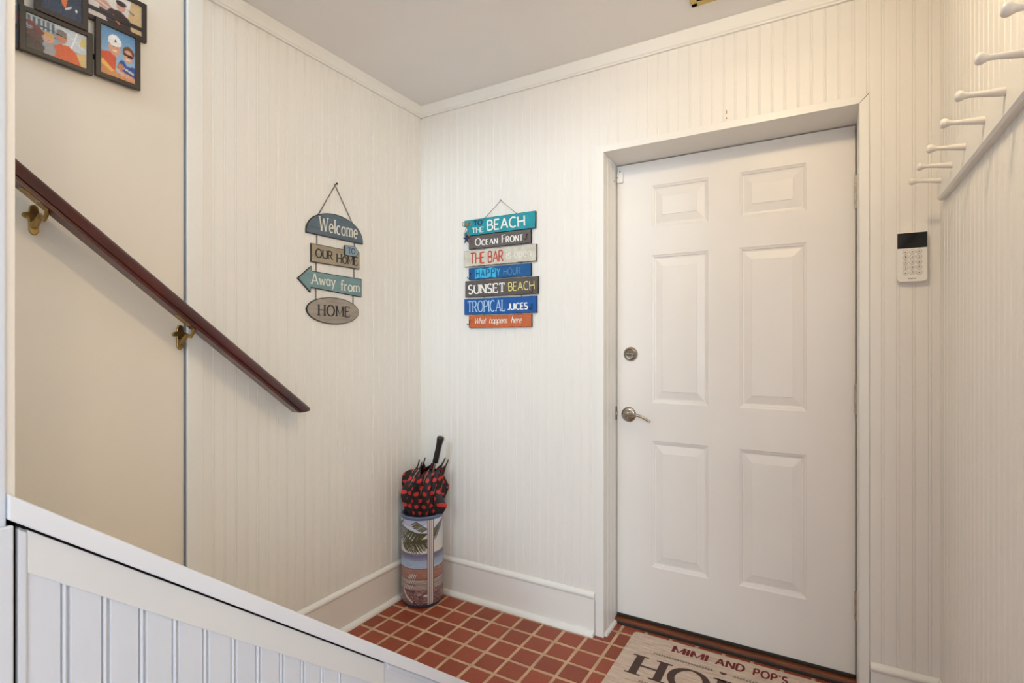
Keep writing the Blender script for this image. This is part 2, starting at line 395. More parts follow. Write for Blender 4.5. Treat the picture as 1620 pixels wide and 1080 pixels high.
# back wall with the door opening
wb = MB()
wb.box(XL - .1, OPL, YB, YB + .163, -.08, CEIL_Z); wb.box(OPR, XR + .1, YB, YB + .163, -.08, CEIL_Z); wb.box(OPL, OPR, YB, YB + .163, OPT, CEIL_Z)
wbk = struct(wb, 'wall_back', M_WALL, 'white beadboard wall with a recessed doorway')
x = XL
while x < XR - .004:
    w = min(BEAD, XR - x)
    if x + w <= OPL - .015 or x >= OPR + .015: plank(wbk, x + w, YB, 0.15, CEIL_Z, PI, w / BEAD)
    else:
        plank(wbk, x + w, YB, OPT + .015, CEIL_Z, PI, w / BEAD)
        if x < OPL - .005: plank(wbk, OPL, YB, 0.15, OPT + .015, PI, (OPL - x) / BEAD)
        if x + w > OPR + .005: plank(wbk, x + w, YB, 0.15, OPT + .015, PI, (x + w - OPR) / BEAD)
    x += BEAD
for k in range(3):                                               # door reveal on the latch side
    plank(wbk, OPL, YB + .006 + (k + 1) * BEAD, 0.0, OPT, -PI / 2)
# right wall, ending where the hall opens to the wider room
wrk = struct(MB().box(XR, XR + .12, RIGHT_END, YB + .163, -.08, CEIL_Z), 'wall_right', M_WALL, 'white beadboard wall carrying the peg rail')
y = YB
while y > RIGHT_END + .01:
    w = min(BEAD, y - RIGHT_END); plank(wrk, XR, y - w, 0.15, CEIL_Z, PI / 2, w / BEAD); y -= BEAD
# the wider room: three plain walls with two windows
M_GLASS = mat('window_glass', (225, 238, 245), 0.02); M_GLASS.node_tree.nodes['Principled BSDF'].inputs['Transmission Weight'].default_value = 1.0
WA, WB, WZ0, WZ1 = -2.42, -0.48, .62, 2.28
ew = MB(); ew.box(XE, XE + .12, REAR - .1, WA, -.08, CEIL_Z); ew.box(XE, XE + .12, WB, RIGHT_END, -.08, CEIL_Z); ew.box(XE, XE + .12, WA, WB, -.08, WZ0); ew.box(XE, XE + .12, WA, WB, WZ1, CEIL_Z)
struct(ew, 'wall_east', M_TRIM, 'plain white wall with a wide window behind the viewer')
struct(MB().box(XR + .12, XE + .12, RIGHT_END, RIGHT_END + .12, -.08, CEIL_Z), 'wall_north', M_TRIM, 'plain white return wall beside the peg rail wall')
WC, WD = .48, 2.42
rw = MB(); rw.box(XL - .1, WC, REAR - .12, REAR, -.08, CEIL_Z + 1.9); rw.box(WD, XE + .12, REAR - .12, REAR, -.08, CEIL_Z); rw.box(WC, WD, REAR - .12, REAR, -.08, WZ0); rw.box(WC, WD, REAR - .12, REAR, WZ1, CEIL_Z)
struct(rw, 'wall_rear', M_TRIM, 'plain white wall closing the room behind the viewer')
w1 = MB()
for a, b, c, d in ((WA, WA + .05, WZ0, WZ1), (WB - .05, WB, WZ0, WZ1), (WA, WB, WZ0, WZ0 + .05), (WA, WB, WZ1 - .05, WZ1), (WA, WB, 1.43, 1.47)): w1.box(XE + .03, XE + .08, a, b, c, d)
w1o = struct(w1, 'window_1', M_TRIM, 'wide white window in the side wall of the room behind')
MB().box(XE + .052, XE + .056, WA + .05, WB - .05, WZ0 + .05, WZ1 - .05).build('pane', M_GLASS, w1o)
w2 = MB()
for a, b, c, d in ((WC, WC + .05, WZ0, WZ1), (WD - .05, WD, WZ0, WZ1), (WC, WD, WZ0, WZ0 + .05), (WC, WD, WZ1 - .05, WZ1), (WC, WD, 1.43, 1.47)): w2.box(a, b, REAR - .08, REAR - .03, c, d)
w2o = struct(w2, 'window_2', M_TRIM, 'wide white window in the wall behind the viewer')
MB().box(WC + .05, WD - .05, REAR - .056, REAR - .052, WZ0 + .05, WZ1 - .05).build('pane', M_GLASS, w2o)
# wall between hall and stairs: full height up to the post, then the sloped half wall
POST_Y = 0.2315
def cap_z(y): return 0.9515 - 0.7865 * (y - 0.4107)
HT = 0.10
ws = MB().box(XH - HT, XH - .012, REAR, POST_Y + .006, -.08, CEIL_Z + 1.9)
wso = struct(ws, 'wall_stair', M_TRIM, 'white wall end where the stair half wall starts', bevel=.004)
MB().box(XH - .012, XH, REAR, POST_Y - .006, -.08, CEIL_Z).build('facing_board', M_HALF, wso, bevel=.002)
MB().box(XH, XH + .006, POST_Y - .020, POST_Y - .0015, 0, .826).build('corner_strip', M_HALF, wso, bevel=.002)
MB().box(XH, XH + .0065, POST_Y - .020, POST_Y - .0015, .827, cap_z(POST_Y) - .032).build('corner_strip', M_HALF, wso, bevel=.002)
END_Y = 1.37
hw = MB()
def sloped(mb, y0, y1, lo, hi, x0, x1):
    """board whose upper and lower edges follow the stair slope; lo/hi are offsets below the cap line, or absolute z when tuple"""
    z = lambda o, y: o[0] if isinstance(o, tuple) else cap_z(y) - o
    pts = [(x0, y0, z(lo, y0)), (x0, y1, z(lo, y1)), (x0, y1, z(hi, y1)), (x0, y0, z(hi, y0))]
    return mb.prism(pts, (x1 - x0, 0, 0))
AY0, AY1 = POST_Y + .002, 0.810           # access door span
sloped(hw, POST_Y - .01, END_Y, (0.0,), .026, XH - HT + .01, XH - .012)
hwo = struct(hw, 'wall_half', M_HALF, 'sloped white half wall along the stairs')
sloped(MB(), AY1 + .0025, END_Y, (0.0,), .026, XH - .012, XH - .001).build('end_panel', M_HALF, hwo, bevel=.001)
sloped(MB(), AY1 + .012, END_Y, .040, .030, XH - .002, XH + .0012).build('cap_bead', M_HALF, hwo, bevel=.002)
cap = MB(); cpts = [(XH - HT - .01, POST_Y - .006, cap_z(POST_Y) - .0285 + .0035), (XH + .006, POST_Y - .006, cap_z(POST_Y) - .0285 + .0035), (XH + .006, POST_Y - .006, cap_z(POST_Y) + .0035), (XH - HT - .01, POST_Y - .006, cap_z(POST_Y) + .0035)]
cap.prism(cpts, (0, END_Y + .03 - POST_Y, cap_z(END_Y + .03) - cap_z(POST_Y)))
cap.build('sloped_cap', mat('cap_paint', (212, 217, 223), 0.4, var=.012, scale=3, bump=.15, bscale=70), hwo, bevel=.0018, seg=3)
# access door under the stairs
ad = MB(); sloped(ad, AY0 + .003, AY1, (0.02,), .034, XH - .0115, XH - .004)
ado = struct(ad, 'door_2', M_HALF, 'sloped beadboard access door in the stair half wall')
sloped(MB(), AY0 - .004, AY1 + .003, .0345, .022, XH - .0118, XH - .0113).build('gap_shadow', M_DARK, ado)
sloped(MB(), AY0 - .004, AY0 + .003, (0.0,), .024, XH - .0118, XH - .0113).build('gap_shadow', M_DARK, ado)
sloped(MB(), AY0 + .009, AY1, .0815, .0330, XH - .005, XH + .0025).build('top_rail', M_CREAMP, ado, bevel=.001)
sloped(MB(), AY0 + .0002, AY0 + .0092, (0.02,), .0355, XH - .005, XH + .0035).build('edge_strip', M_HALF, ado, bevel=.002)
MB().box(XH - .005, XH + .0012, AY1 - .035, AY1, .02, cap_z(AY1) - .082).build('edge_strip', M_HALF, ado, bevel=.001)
# planks of the access door: bead positions measured on the photograph, tops cut on the slope
bead_y = [0.3565, 0.4096, 0.4632, 0.5164, 0.5705, 0.6251, 0.6779, 0.7324, 0.7852, 0.8388, 0.8909]
by = [0.2426] + [b * .78 - .0045 for b in bead_y] + [AY1 - .035]
by = [b for b in by if b <= AY1 - .034]
for a, b in zip(by[:-1], by[1:]):
    mb = MB(); w = b - a; th = .0055; first = a < .25
    pr = ([(0, th)] if first else [(0, th * .3), (.0012, th * .2), (.0026, th * .9), (.0046, th * 1.1), (.0066, th * .9), (.0080, th * .2), (.0094, th * .35), (.0108, th)]) + [(w - .0004, th), (w, th * .3)]
    lo = [(XH - .0045 + q, a + p, .02) for p, q in pr]; hi = [(XH - .0045 + q, a + p, cap_z(a + p) - .081) for p, q in pr]; n = len(pr)
    mb.add(lo + hi, [(i, i + 1, n + i + 1, n + i) for i in range(n - 1)])
    mb.build('plank', M_HALF, ado, smooth=50)
# ceiling: hall and landing, open above the stairs
ce = MB()
ce.box(XH - HT, XR + .1, REAR - .1, YB + .163, CEIL_Z, CEIL_Z + .1); ce.box(XR + .1, XE + .1, REAR - .1, RIGHT_END + .1, CEIL_Z, CEIL_Z + .1); ce.box(XL - .1, XH - HT, SEAM - .002, YB + .163, CEIL_Z, CEIL_Z + .1)
struct(ce, 'ceiling', M_CEIL, 'smooth matt off-white ceiling')
st = MB(); st.box(XL - .1, XH - .01, REAR - .1, SEAM + .1, CEIL_Z + 1.9, CEIL_Z + 2.0); st.box(XL - .1, XH - .01, SEAM - .002, SEAM + .1, CEIL_Z + .1, CEIL_Z + 1.9)
struct(st, 'ceiling_stair', M_CEIL, 'raised ceiling over the stairwell')
# upper landing window that lights the stairwell
w3 = MB()
for a, b, c, d in ((-1.77, -1.72, 2.6, 4.0), (-.98, -.93, 2.6, 4.0), (-1.77, -.93, 2.6, 2.65), (-1.77, -.93, 3.95, 4.0)): w3.box(a, b, REAR - .001, REAR + .03, c, d)
struct(w3, 'window_3', M_TRIM, 'white window frame on the upper stair landing')
# stairs
stair = struct(MB().box(XL, XH - HT, REAR, -1.62, 2.30, 2.34), 'stairs', mat('pale_tread_paint', (206, 194, 178), .8, var=.1, stretch=(1, 8, 8)), 'white risers and pale treads climbing behind the half wall')
M_TREAD = MATS['pale_tread_paint']
for k in range(12):
    zt = .19 * (k + 1); yf = 1.29 - .241 * k
    MB().box(XL, XH - HT, yf - .245, yf + .02, zt - .025, zt).build('tread', M_TREAD, stair, bevel=.004)
    MB().box(XL, XH - HT, yf - .016, yf, zt - .19, zt - .025).build('riser', M_TRIM, stair)

# ---- baseboards, crown, casings
def sweep(prof, p0, p1, nrm):
    """prof (n,z) swept in plan from p0 to p1 with outward normal nrm"""
    pts = [(p0[0] + nrm[0] * a, p0[1] + nrm[1] * a, b) for a, b in prof]
    return MB().prism(pts, (p1[0] - p0[0], p1[1] - p0[1], 0))
BB = [(0, 0), (.016, 0), (.016, .158), (.0185, .160), (.0215, .166), (.0215, .172), (.018, .178), (.013, .183), (.008, .186), (0, .186)]
SHOE = [(.016, 0), (.036, 0), (.0355, .006), (.032, .013), (.026, .018), (.016, .020)]
def baseboard(name, p0, p1, nrm, shoe=True, label=None, s0=0, s1=0):
    o = struct(sweep(BB, p0, p1, nrm), name, M_TRIM, label, smooth=35)
    if shoe:
        sweep(SHOE, p0, p1, nrm).build('shoe_moulding', M_TRIM, o, smooth=50)
    return o
baseboard('baseboard_left', (XL, 1.30), (XL, YB), (1, 0), label='tall white baseboard along the left wall')
baseboard('baseboard_back', (XL, YB), (OPL - .031, YB), (0, -1), label='tall white baseboard left of the doorway')
baseboard('baseboard_back_right', (OPR + .031, YB), (XR, YB), (0, -1), label='short white baseboard right of the doorway')
baseboard('baseboard_right', (XR, YB), (XR, RIGHT_END), (-1, 0), label='white baseboard along the peg rail wall')
sweep([((a - .016) * .6 + .008, b * .75) for a, b in SHOE], (OPL, YB + .006), (OPL, YB + .135), (1, 0)).build('shoe_moulding', M_TRIM, wbk, smooth=50)
CR = [(0, CROWN_Z), (.018, CROWN_Z), (.018, CROWN_Z + .006), (.0225, CROWN_Z + .010), (.0225, CEIL_Z), (0, CEIL_Z)]
struct(sweep(CR, (XL, SEAM), (XL, YB), (1, 0)), 'trim_1', M_TRIM, 'white crown board along the left wall', bevel=.0015)
struct(sweep(CR, (XL, YB), (XR, YB), (0, -1)), 'trim_2', M_TRIM, 'white crown board above the doorway wall', bevel=.0015)
struct(MB().box(XL, XL + .0135, SEAM, SEAM + .0525, 0, CROWN_Z), 'trim_3', M_TRIM, 'flat white strip edging the beadboard beside the drywall', bevel=.002)
struct(MB().box(XL, XL + .004, SEAM - .0065, SEAM - .0005, 0, CEIL_Z), 'trim_9', mat('seam_caulk', (120, 126, 134), .7), 'grey seam between drywall and beadboard strip')
# corner guards around the opening (left, right mitred, head)
t4 = MB(); t4.box(OPL - .029, OPL + .001, YB - .011, YB, 0, OPT + .028); t4.box(OPL - .002, OPL + .009, YB - .011, YB + .006, 0, OPT)
struct(t4, 'trim_4', M_TRIM, 'white corner strip at the latch side of the doorway', bevel=.0015)
MITRE = [(OPR, OPT), (OPR + .028, OPT + .028), (OPR + .028, 0), (OPR, 0)]
t5 = MB(); BACK().plate(t5, MITRE, 0, .0105)
t5o = struct(t5, 'trim_5', M_TRIM, 'white corner strip at the hinge side of the doorway', bevel=.001)
t6 = MB(); BACK().plate(t6, [(OPL, OPT), (OPR - .001, OPT), (OPR + .026, OPT + .027), (OPL - .028, OPT + .027)], 0, .0095)
struct(t6, 'trim_6', M_TRIM, 'white head strip over the doorway', bevel=.001)
gm = MB(); BACK().plate(gm, [(OPR - .001, OPT), (OPR + .0005, OPT), (OPR + .0285, OPT + .028), (OPR + .0265, OPT + .0285)], .009, .0107)
gm.build('mitre_gap', M_DARK, t5o)
# jamb frame behind the planks: stop strips and soffit
jb = MB()
jb.box(OPL, OPL + .0065, YB + .132, YD + .05, 0, OPT); jb.box(OPR - .0005, OPR + .01, YB, YD + .05, 0, OPT); jb.prism([(OPL, YB - .009, OPT), (OPL, YD + .05, OPT - .0125), (OPL, YD + .05, OPT + .01), (OPL, YB - .009, OPT + .002)], (OPR - OPL, 0, 0))
struct(jb, 'trim_7', M_TRIM, 'white painted jamb lining the doorway')
back = MB().box(OPL - .05, OPR + .05, YD + .049, YD + .06, -.05, OPT + .05)
struct(back, 'trim_8', M_DARK, 'dark rebate behind the closed door')

# ---- the six-panel door
DL, DR, DB, DT = -0.8085, 0.1045, 0.0355, 2.0670
PANELS = []
for (x0, x1), (x2, x3), zt, zb in (((1031, 1120.5), (1169.7, 1276), [(1031, 293.7), (1169.5, 272.8)], [(1120, 349.5), (1276, 333.5)]),
                                   ((1031, 1120.5), (1169.7, 1276), [(1031, 403), (1169.5, 392.4)], [(1120, 641.8), (1276, 651.3)]),
                                   ((1031, 1120.5), (1169.7, 1276), [(1031, 696.6), (1169.8, 710)], [(1122, 915.8), (1277, 948.5)])):
    top = sum(on_back(*q, YD)[1] for q in zt) / 2; bot = sum(on_back(*q, YD)[1] for q in zb) / 2
    for a, b in ((x0, x1), (x2, x3)):
        PANELS.append((on_back(a, 500, YD)[0], on_back(b, 500, YD)[0], bot, top))
xs = sorted({round(v, 5) for p in PANELS for v in p[:2]} | {DL, DR}); zs = sorted({round(v, 5) for p in PANELS for v in p[2:]} | {DB, DT})
dm = MB()
for a, b in zip(xs[:-1], xs[1:]):
    for c, d in zip(zs[:-1], zs[1:]):
        mx, mz = (a + b) / 2, (c + d) / 2
        if any(p[0] < mx < p[1] and p[2] < mz < p[3] for p in PANELS): continue
        dm.add([(a, YD, c), (b, YD, c), (b, YD, d), (a, YD, d)], [(0, 1, 2, 3)])
dm.add([(DL, YD, DB), (DR, YD, DB), (DR, YD, DT), (DL, YD, DT), (DL, YD + .044, DB), (DR, YD + .044, DB), (DR, YD + .044, DT), (DL, YD + .044, DT)],
       [(0, 4, 5, 1), (1, 5, 6, 2), (2, 6, 7, 3), (3, 7, 4, 0), (5, 4, 7, 6)])
door = struct(dm, 'door_1', M_DOOR, 'white six-panel entry door with lever handle and deadbolt')
for x0, x1, z0, z1 in PANELS:
    loops = [(0, 0), (.003, .0025), (.009, .0045), (.011, .0085), (.017, .0095), (.021, .0085), (.045, .0030), (.0465, .0012)]
    mb = MB(); V = []; Fs = []
    for ins, dep in loops:
        V += [(x0 + ins, YD + dep, z0 + ins * 1.12), (x1 - ins, YD + dep, z0 + ins * 1.12), (x1 - ins, YD + dep, z1 - ins * 1.12), (x0 + ins, YD + dep, z1 - ins * 1.12)]
    for i in range(len(loops) - 1):
        for k in range(4): Fs.append((i * 4 + k, i * 4 + (k + 1) % 4, i * 4 + 4 + (k + 1) % 4, i * 4 + 4 + k))
    Fs.append(tuple(range(len(V) - 4, len(V)))); mb.add(V, Fs); mb.build('panel', M_DOOR, door)
# lever handle
hx, hz = -0.7547, 0.9417
lv = MB().lathe([(0, .009), (.016, .009), (.024, .008), (.031, .005), (.0335, .002), (.034, 0)][::-1], (hx, YD, hz), (0, -1, 0), 40).build('lever_handle', M_NICKEL, door, smooth=40)
MB().lathe([(.0125, 0.005), (.0115, .03), (.0125, .036), (.0145, .042), (.0145, .052), (.012, .056), (0, .057)], (hx, YD, hz), (0, -1, 0), 28).build('stem', M_NICKEL, lv, smooth=40)
pts = [(hx, YD - .047, hz)]; 
for k in range(1, 13):
    t = k / 12; pts.append((hx + .112 * t, YD - .047 - .006 * math.sin(PI * t), hz + .007 * math.sin(PI * min(1, t * 1.15)) - .020 * t ** 3))
MB().tube(pts, [.0085, .0078, .0072, .0068, .0064, .006, .0058, .0056, .0054, .0054, .0056, .0056, .0042], 12).build('lever', M_NICKEL, lv, smooth=60)
MB().lathe([(.0085, .004), (.0085, .0125), (.006, .0135), (0, .0135)], (hx - .0165, YD, hz - .008), (0, -1, 0), 20).build('privacy_button', M_NICKEL, lv, smooth=40)
# deadbolt
bx, bz = -0.7454, 1.2134
db = MB().lathe([(.0325, 0), (.032, .004), (.029, .009), (.026, .013), (.0225, .015), (.021, .013), (.019, .0125), (0, .0125)], (bx, YD, bz), (0, -1, 0), 40).build('deadbolt', M_NICKEL, door, smooth=35)
MB().box(bx - .017, bx + .015, YD - .026, YD - .012, bz - .0035, bz + .0045).build('thumb_turn', M_NICKEL, db, bevel=.003)
# hinges
for py0, py1 in ((277, 330), (608, 655), (935, 981)):
    z1_, z0_ = on_back(1356, py0, YD)[1], on_back(1356, py1, YD)[1]
    hg = MB().box(DR - .001, DR + .0045, YD - .0035, YD + .02, z0_, z1_).build('hinge', M_STEEL, door)
    n = 5
    for k in range(n):
        a, b = z0_ + (z1_ - z0_) * k / n, z0_ + (z1_ - z0_) * (k + 1) / n - .001
        MB().lathe([(0, a), (.0042, a), (.0042, b), (0, b)], (DR + .0015, YD - .0045, 0), (0, 0, 1), 12).build('knuckle', M_STEEL, hg, smooth=40)
MB().box(DL + .001, DR - .001, YD - .004, YD + .03, .0255, .0375).build('door_sweep', M_RUBBER, door, bevel=.001)
MB().box(OPL + .0062, OPL + .0078, YD - .018, YD + .004, .915, .975).build('latch_plate', M_NICKEL, door)
MB().box(OPL + .0072, OPL + .0135, YD - .004, YD + .003, .935, .952).build('latch_bolt', M_NICKEL, door)
# threshold
th = MB(); pr = [(2.3085, 0), (2.3085, .006), (2.3125, .010), (2.3145, .018), (2.320, .022), (2.327, .0235), (2.338, .0255), (2.36, .0255), (2.36, 0)]
th.prism([(OPL + .004, a, b - .002) for a, b in pr], (OPR - OPL - .004, 0, 0))
tho = struct(th, 'threshold', M_SILL, 'worn brown wooden door sill with dark metal edge')
MB().box(OPL + .006, OPR, 2.3055, 2.3125, -.002, .0095).build('edge_strip', M_RUBBER, tho, bevel=.001)

# ================================================================== OBJECTS
# ---- ceiling lamp over the hall (out of frame): flush mount with diffuser
LX, LY = -0.20, 1.15
def glow(name, k):
    m = mat(name, (250, 240, 225), 0.4, var=0); n_ = m.node_tree.nodes['Principled BSDF']
    n_.inputs['Emission Color'].default_value = (*LAMP_COL, 1); n_.inputs['Emission Strength'].default_value = k; return m
lamp = thing('ceiling_lamp', (LX, LY, CEIL_Z), 'round flush ceiling lamp with frosted glass dome above the doorway hall', 'lamp')
lo = (LX, LY, CEIL_Z)
MB().lathe([(0, 0), (.072, 0), (.076, -.008), (.074, -.022), (.055, -.024)], lo, (0, 0, 1), 40).build('canopy', M_NICKEL, lamp, lo, smooth=40)
MB().lathe([(.058, -.022), (.064, -.040), (.064, -.056), (.054, -.076), (.034, -.090), (0, -.096)], lo, (0, 0, 1), 40).build('glass_dome', glow('lamp_glass', LAMP_GLOW), lamp, lo, smooth=60)
# unseen glowing globe, added as warm fill light for the left wall
qo = (1.95, -0.90, CEIL_Z)
pd_ = thing('fill_globe', qo, 'unseen white globe added behind the viewer as warm fill light', 'lamp')
MB().lathe([(0, 0), (.05, 0), (.045, -.02), (.006, -.026), (.006, -.24), (.03, -.25), (.034, -.275), (0, -.275)], qo, (0, 0, 1), 24).build('stem', M_NICKEL, pd_, qo, smooth=40)
MB().lathe([(.10 * math.sin(PI * k / 16), -.365 + .10 * math.cos(PI * k / 16)) for k in range(17)], qo, (0, 0, 1), 32).build('globe', glow('fill_globe_glass', FILL_GLOW), pd_, qo, smooth=60)

# ---- ceiling vent
vx0, vy1 = -0.413, 2.017
vent = thing('ceiling_vent', (vx0 + .15, vy1 - .08, CEIL_Z), 'brass coloured air vent grille in the ceiling near the doorway', 'vent')
vo = (vx0 + .15, vy1 - .08, CEIL_Z); M_VENT = mat('vent_gold', (196, 172, 108), .4, metal=.3, var=.05)
vm = MB(); W_, H_ = .30, .16
for a, b, c, d in ((0, W_, -.022, 0), (0, W_, -H_, -H_ + .022), (0, .022, -H_, 0), (W_ - .022, W_, -H_, 0)):
    vm.box(vx0 + a, vx0 + b, vy1 + c, vy1 + d, CEIL_Z - .006, CEIL_Z)
vm.build('frame', M_VENT, vent, vo, bevel=.002)
MB().box(vx0 + .02, vx0 + W_ - .02, vy1 - H_ + .02, vy1 - .02, CEIL_Z - .001, CEIL_Z).build('duct_opening', M_DARK, vent, vo)
for k in range(9):
    xx = vx0 + .04 + k * .0275
    MB().prism([(xx, vy1 - .02, CEIL_Z - .001), (xx + .003, vy1 - .02, CEIL_Z - .001), (xx + .011, vy1 - .02, CEIL_Z - .0055), (xx + .009, vy1 - .02, CEIL_Z - .006)], (0, -H_ + .04, 0)).build('slat', M_VENT, vent, vo)

# ---- handrail
def rail_z(y): return 1.7258 - 0.8100 * (y - 0.5177)
rx = XL + .075; RY0, RY1 = -1.0, 1.404
rail = thing('handrail', (XL, RY1, rail_z(RY1)), 'dark mahogany stair handrail fixed to the left wall on brass brackets', 'handrail')
ro = (XL, RY1, rail_z(RY1))
sl = math.atan(.81); D = Vector((0, math.cos(sl), -math.sin(sl))); P = Vector((0, math.sin(sl), math.cos(sl)))
prof = [(-.019, -.046), (.019, -.046), (.019, -.040), (.0165, -.038), (.0165, -.035), (.021, -.033), (.0225, -.012), (.019, -.004), (.011, 0), (-.011, 0), (-.019, -.004), (-.0225, -.012), (-.021, -.033), (-.0165, -.035), (-.0165, -.038), (-.019, -.040)]
base = Vector((rx, RY0, rail_z(RY0)))
Lr = (RY1 - RY0) / math.cos(sl)
mb = MB(); n = len(prof)
ring0 = [base + Vector((a, 0, 0)) + P * b for a, b in prof]
ring1 = [base + Vector((a, 0, 0)) + P * b + D * (Lr - .006 - (.034 * max(0, (-b - .018) / .028))) for a, b in prof]
ring2 = [base + Vector((a * .86, 0, 0)) + P * (-.023 + (b + .023) * .88) + D * (Lr - .001 - (.032 * max(0, (-b - .018) / .028))) for a, b in prof]
V = ring0 + ring1 + ring2
fs = [tuple(range(n)), tuple(range(2 * n, 3 * n))[::-1]]
for r in (0, 1): fs += [(r * n + i, r * n + (i + 1) % n, (r + 1) * n + (i + 1) % n, (r + 1) * n + i) for i in range(n)]
mb.add(V, fs); mb.build('rail', M_MAHOG, rail, ro, smooth=40)
for byy, bz_ in ((.582, 1.594), (.957, 1.283)):
    br = MB()
    # back plate on the wall: elongated with two ears
    out = [(0, .040), (.008, .036), (.011, .024), (.012, .018), (.023, .014), (.026, .008), (.022, .002), (.012, .001), (.011, -.018), (.011, -.032), (.006, -.040), (0, -.043)]
    poly = out + [(-a, b) for a, b in out[::-1][1:-1]]
    br.prism([(XL + (.0135 if byy > .9 else 0) * 0, byy + a, bz_ + b) for a, b in poly], (.007, 0, 0))
    bo = br.build('bracket', M_BRASS, rail, ro, bevel=.002)
    MB().lathe([(.010, .006), (.0085, .012), (.0075, .018), (0, .020)], (XL, byy, bz_ - .014), (1, 0, 0), 16).build('boss', M_BRASS, bo, ro, smooth=50)
    yk = byy + .004; zk = rail_z(yk) - .046 / math.cos(sl)
    apts = [(XL + .006, byy, bz_ - .020), (XL + .022, byy, bz_ - .012), (XL + .045, byy + .001, bz_ + .006), (XL + .062, byy + .003, zk - .024), (rx, yk, zk - .010), (rx, yk, zk + .002)]
    MB().tube(apts, [.0085, .0080, .0062, .0055, .0055, .0065], 12).build('arm', M_BRASS, bo, ro, smooth=60)
    c = Vector((rx, yk, rail_z(yk))) + P * -.048
    sd = MB(); sd.prism([c + Vector((a, 0, 0)) + D * b for a, b in ((-.010, -.034), (.010, -.034), (.013, -.022), (.013, .022), (.010, .034), (-.010, .034), (-.013, .022), (-.013, -.022))], tuple(P * .004))
    sd.build('saddle', M_BRASS, bo, ro, bevel=.001)
    MB().lathe([(.0075, 0), (.0075, .004), (.004, .008), (0, .0085)], c + Vector((.006, .012, -.004)), (0, -.3, -1), 14).build('screw', M_NICKEL, bo, ro, smooth=50)

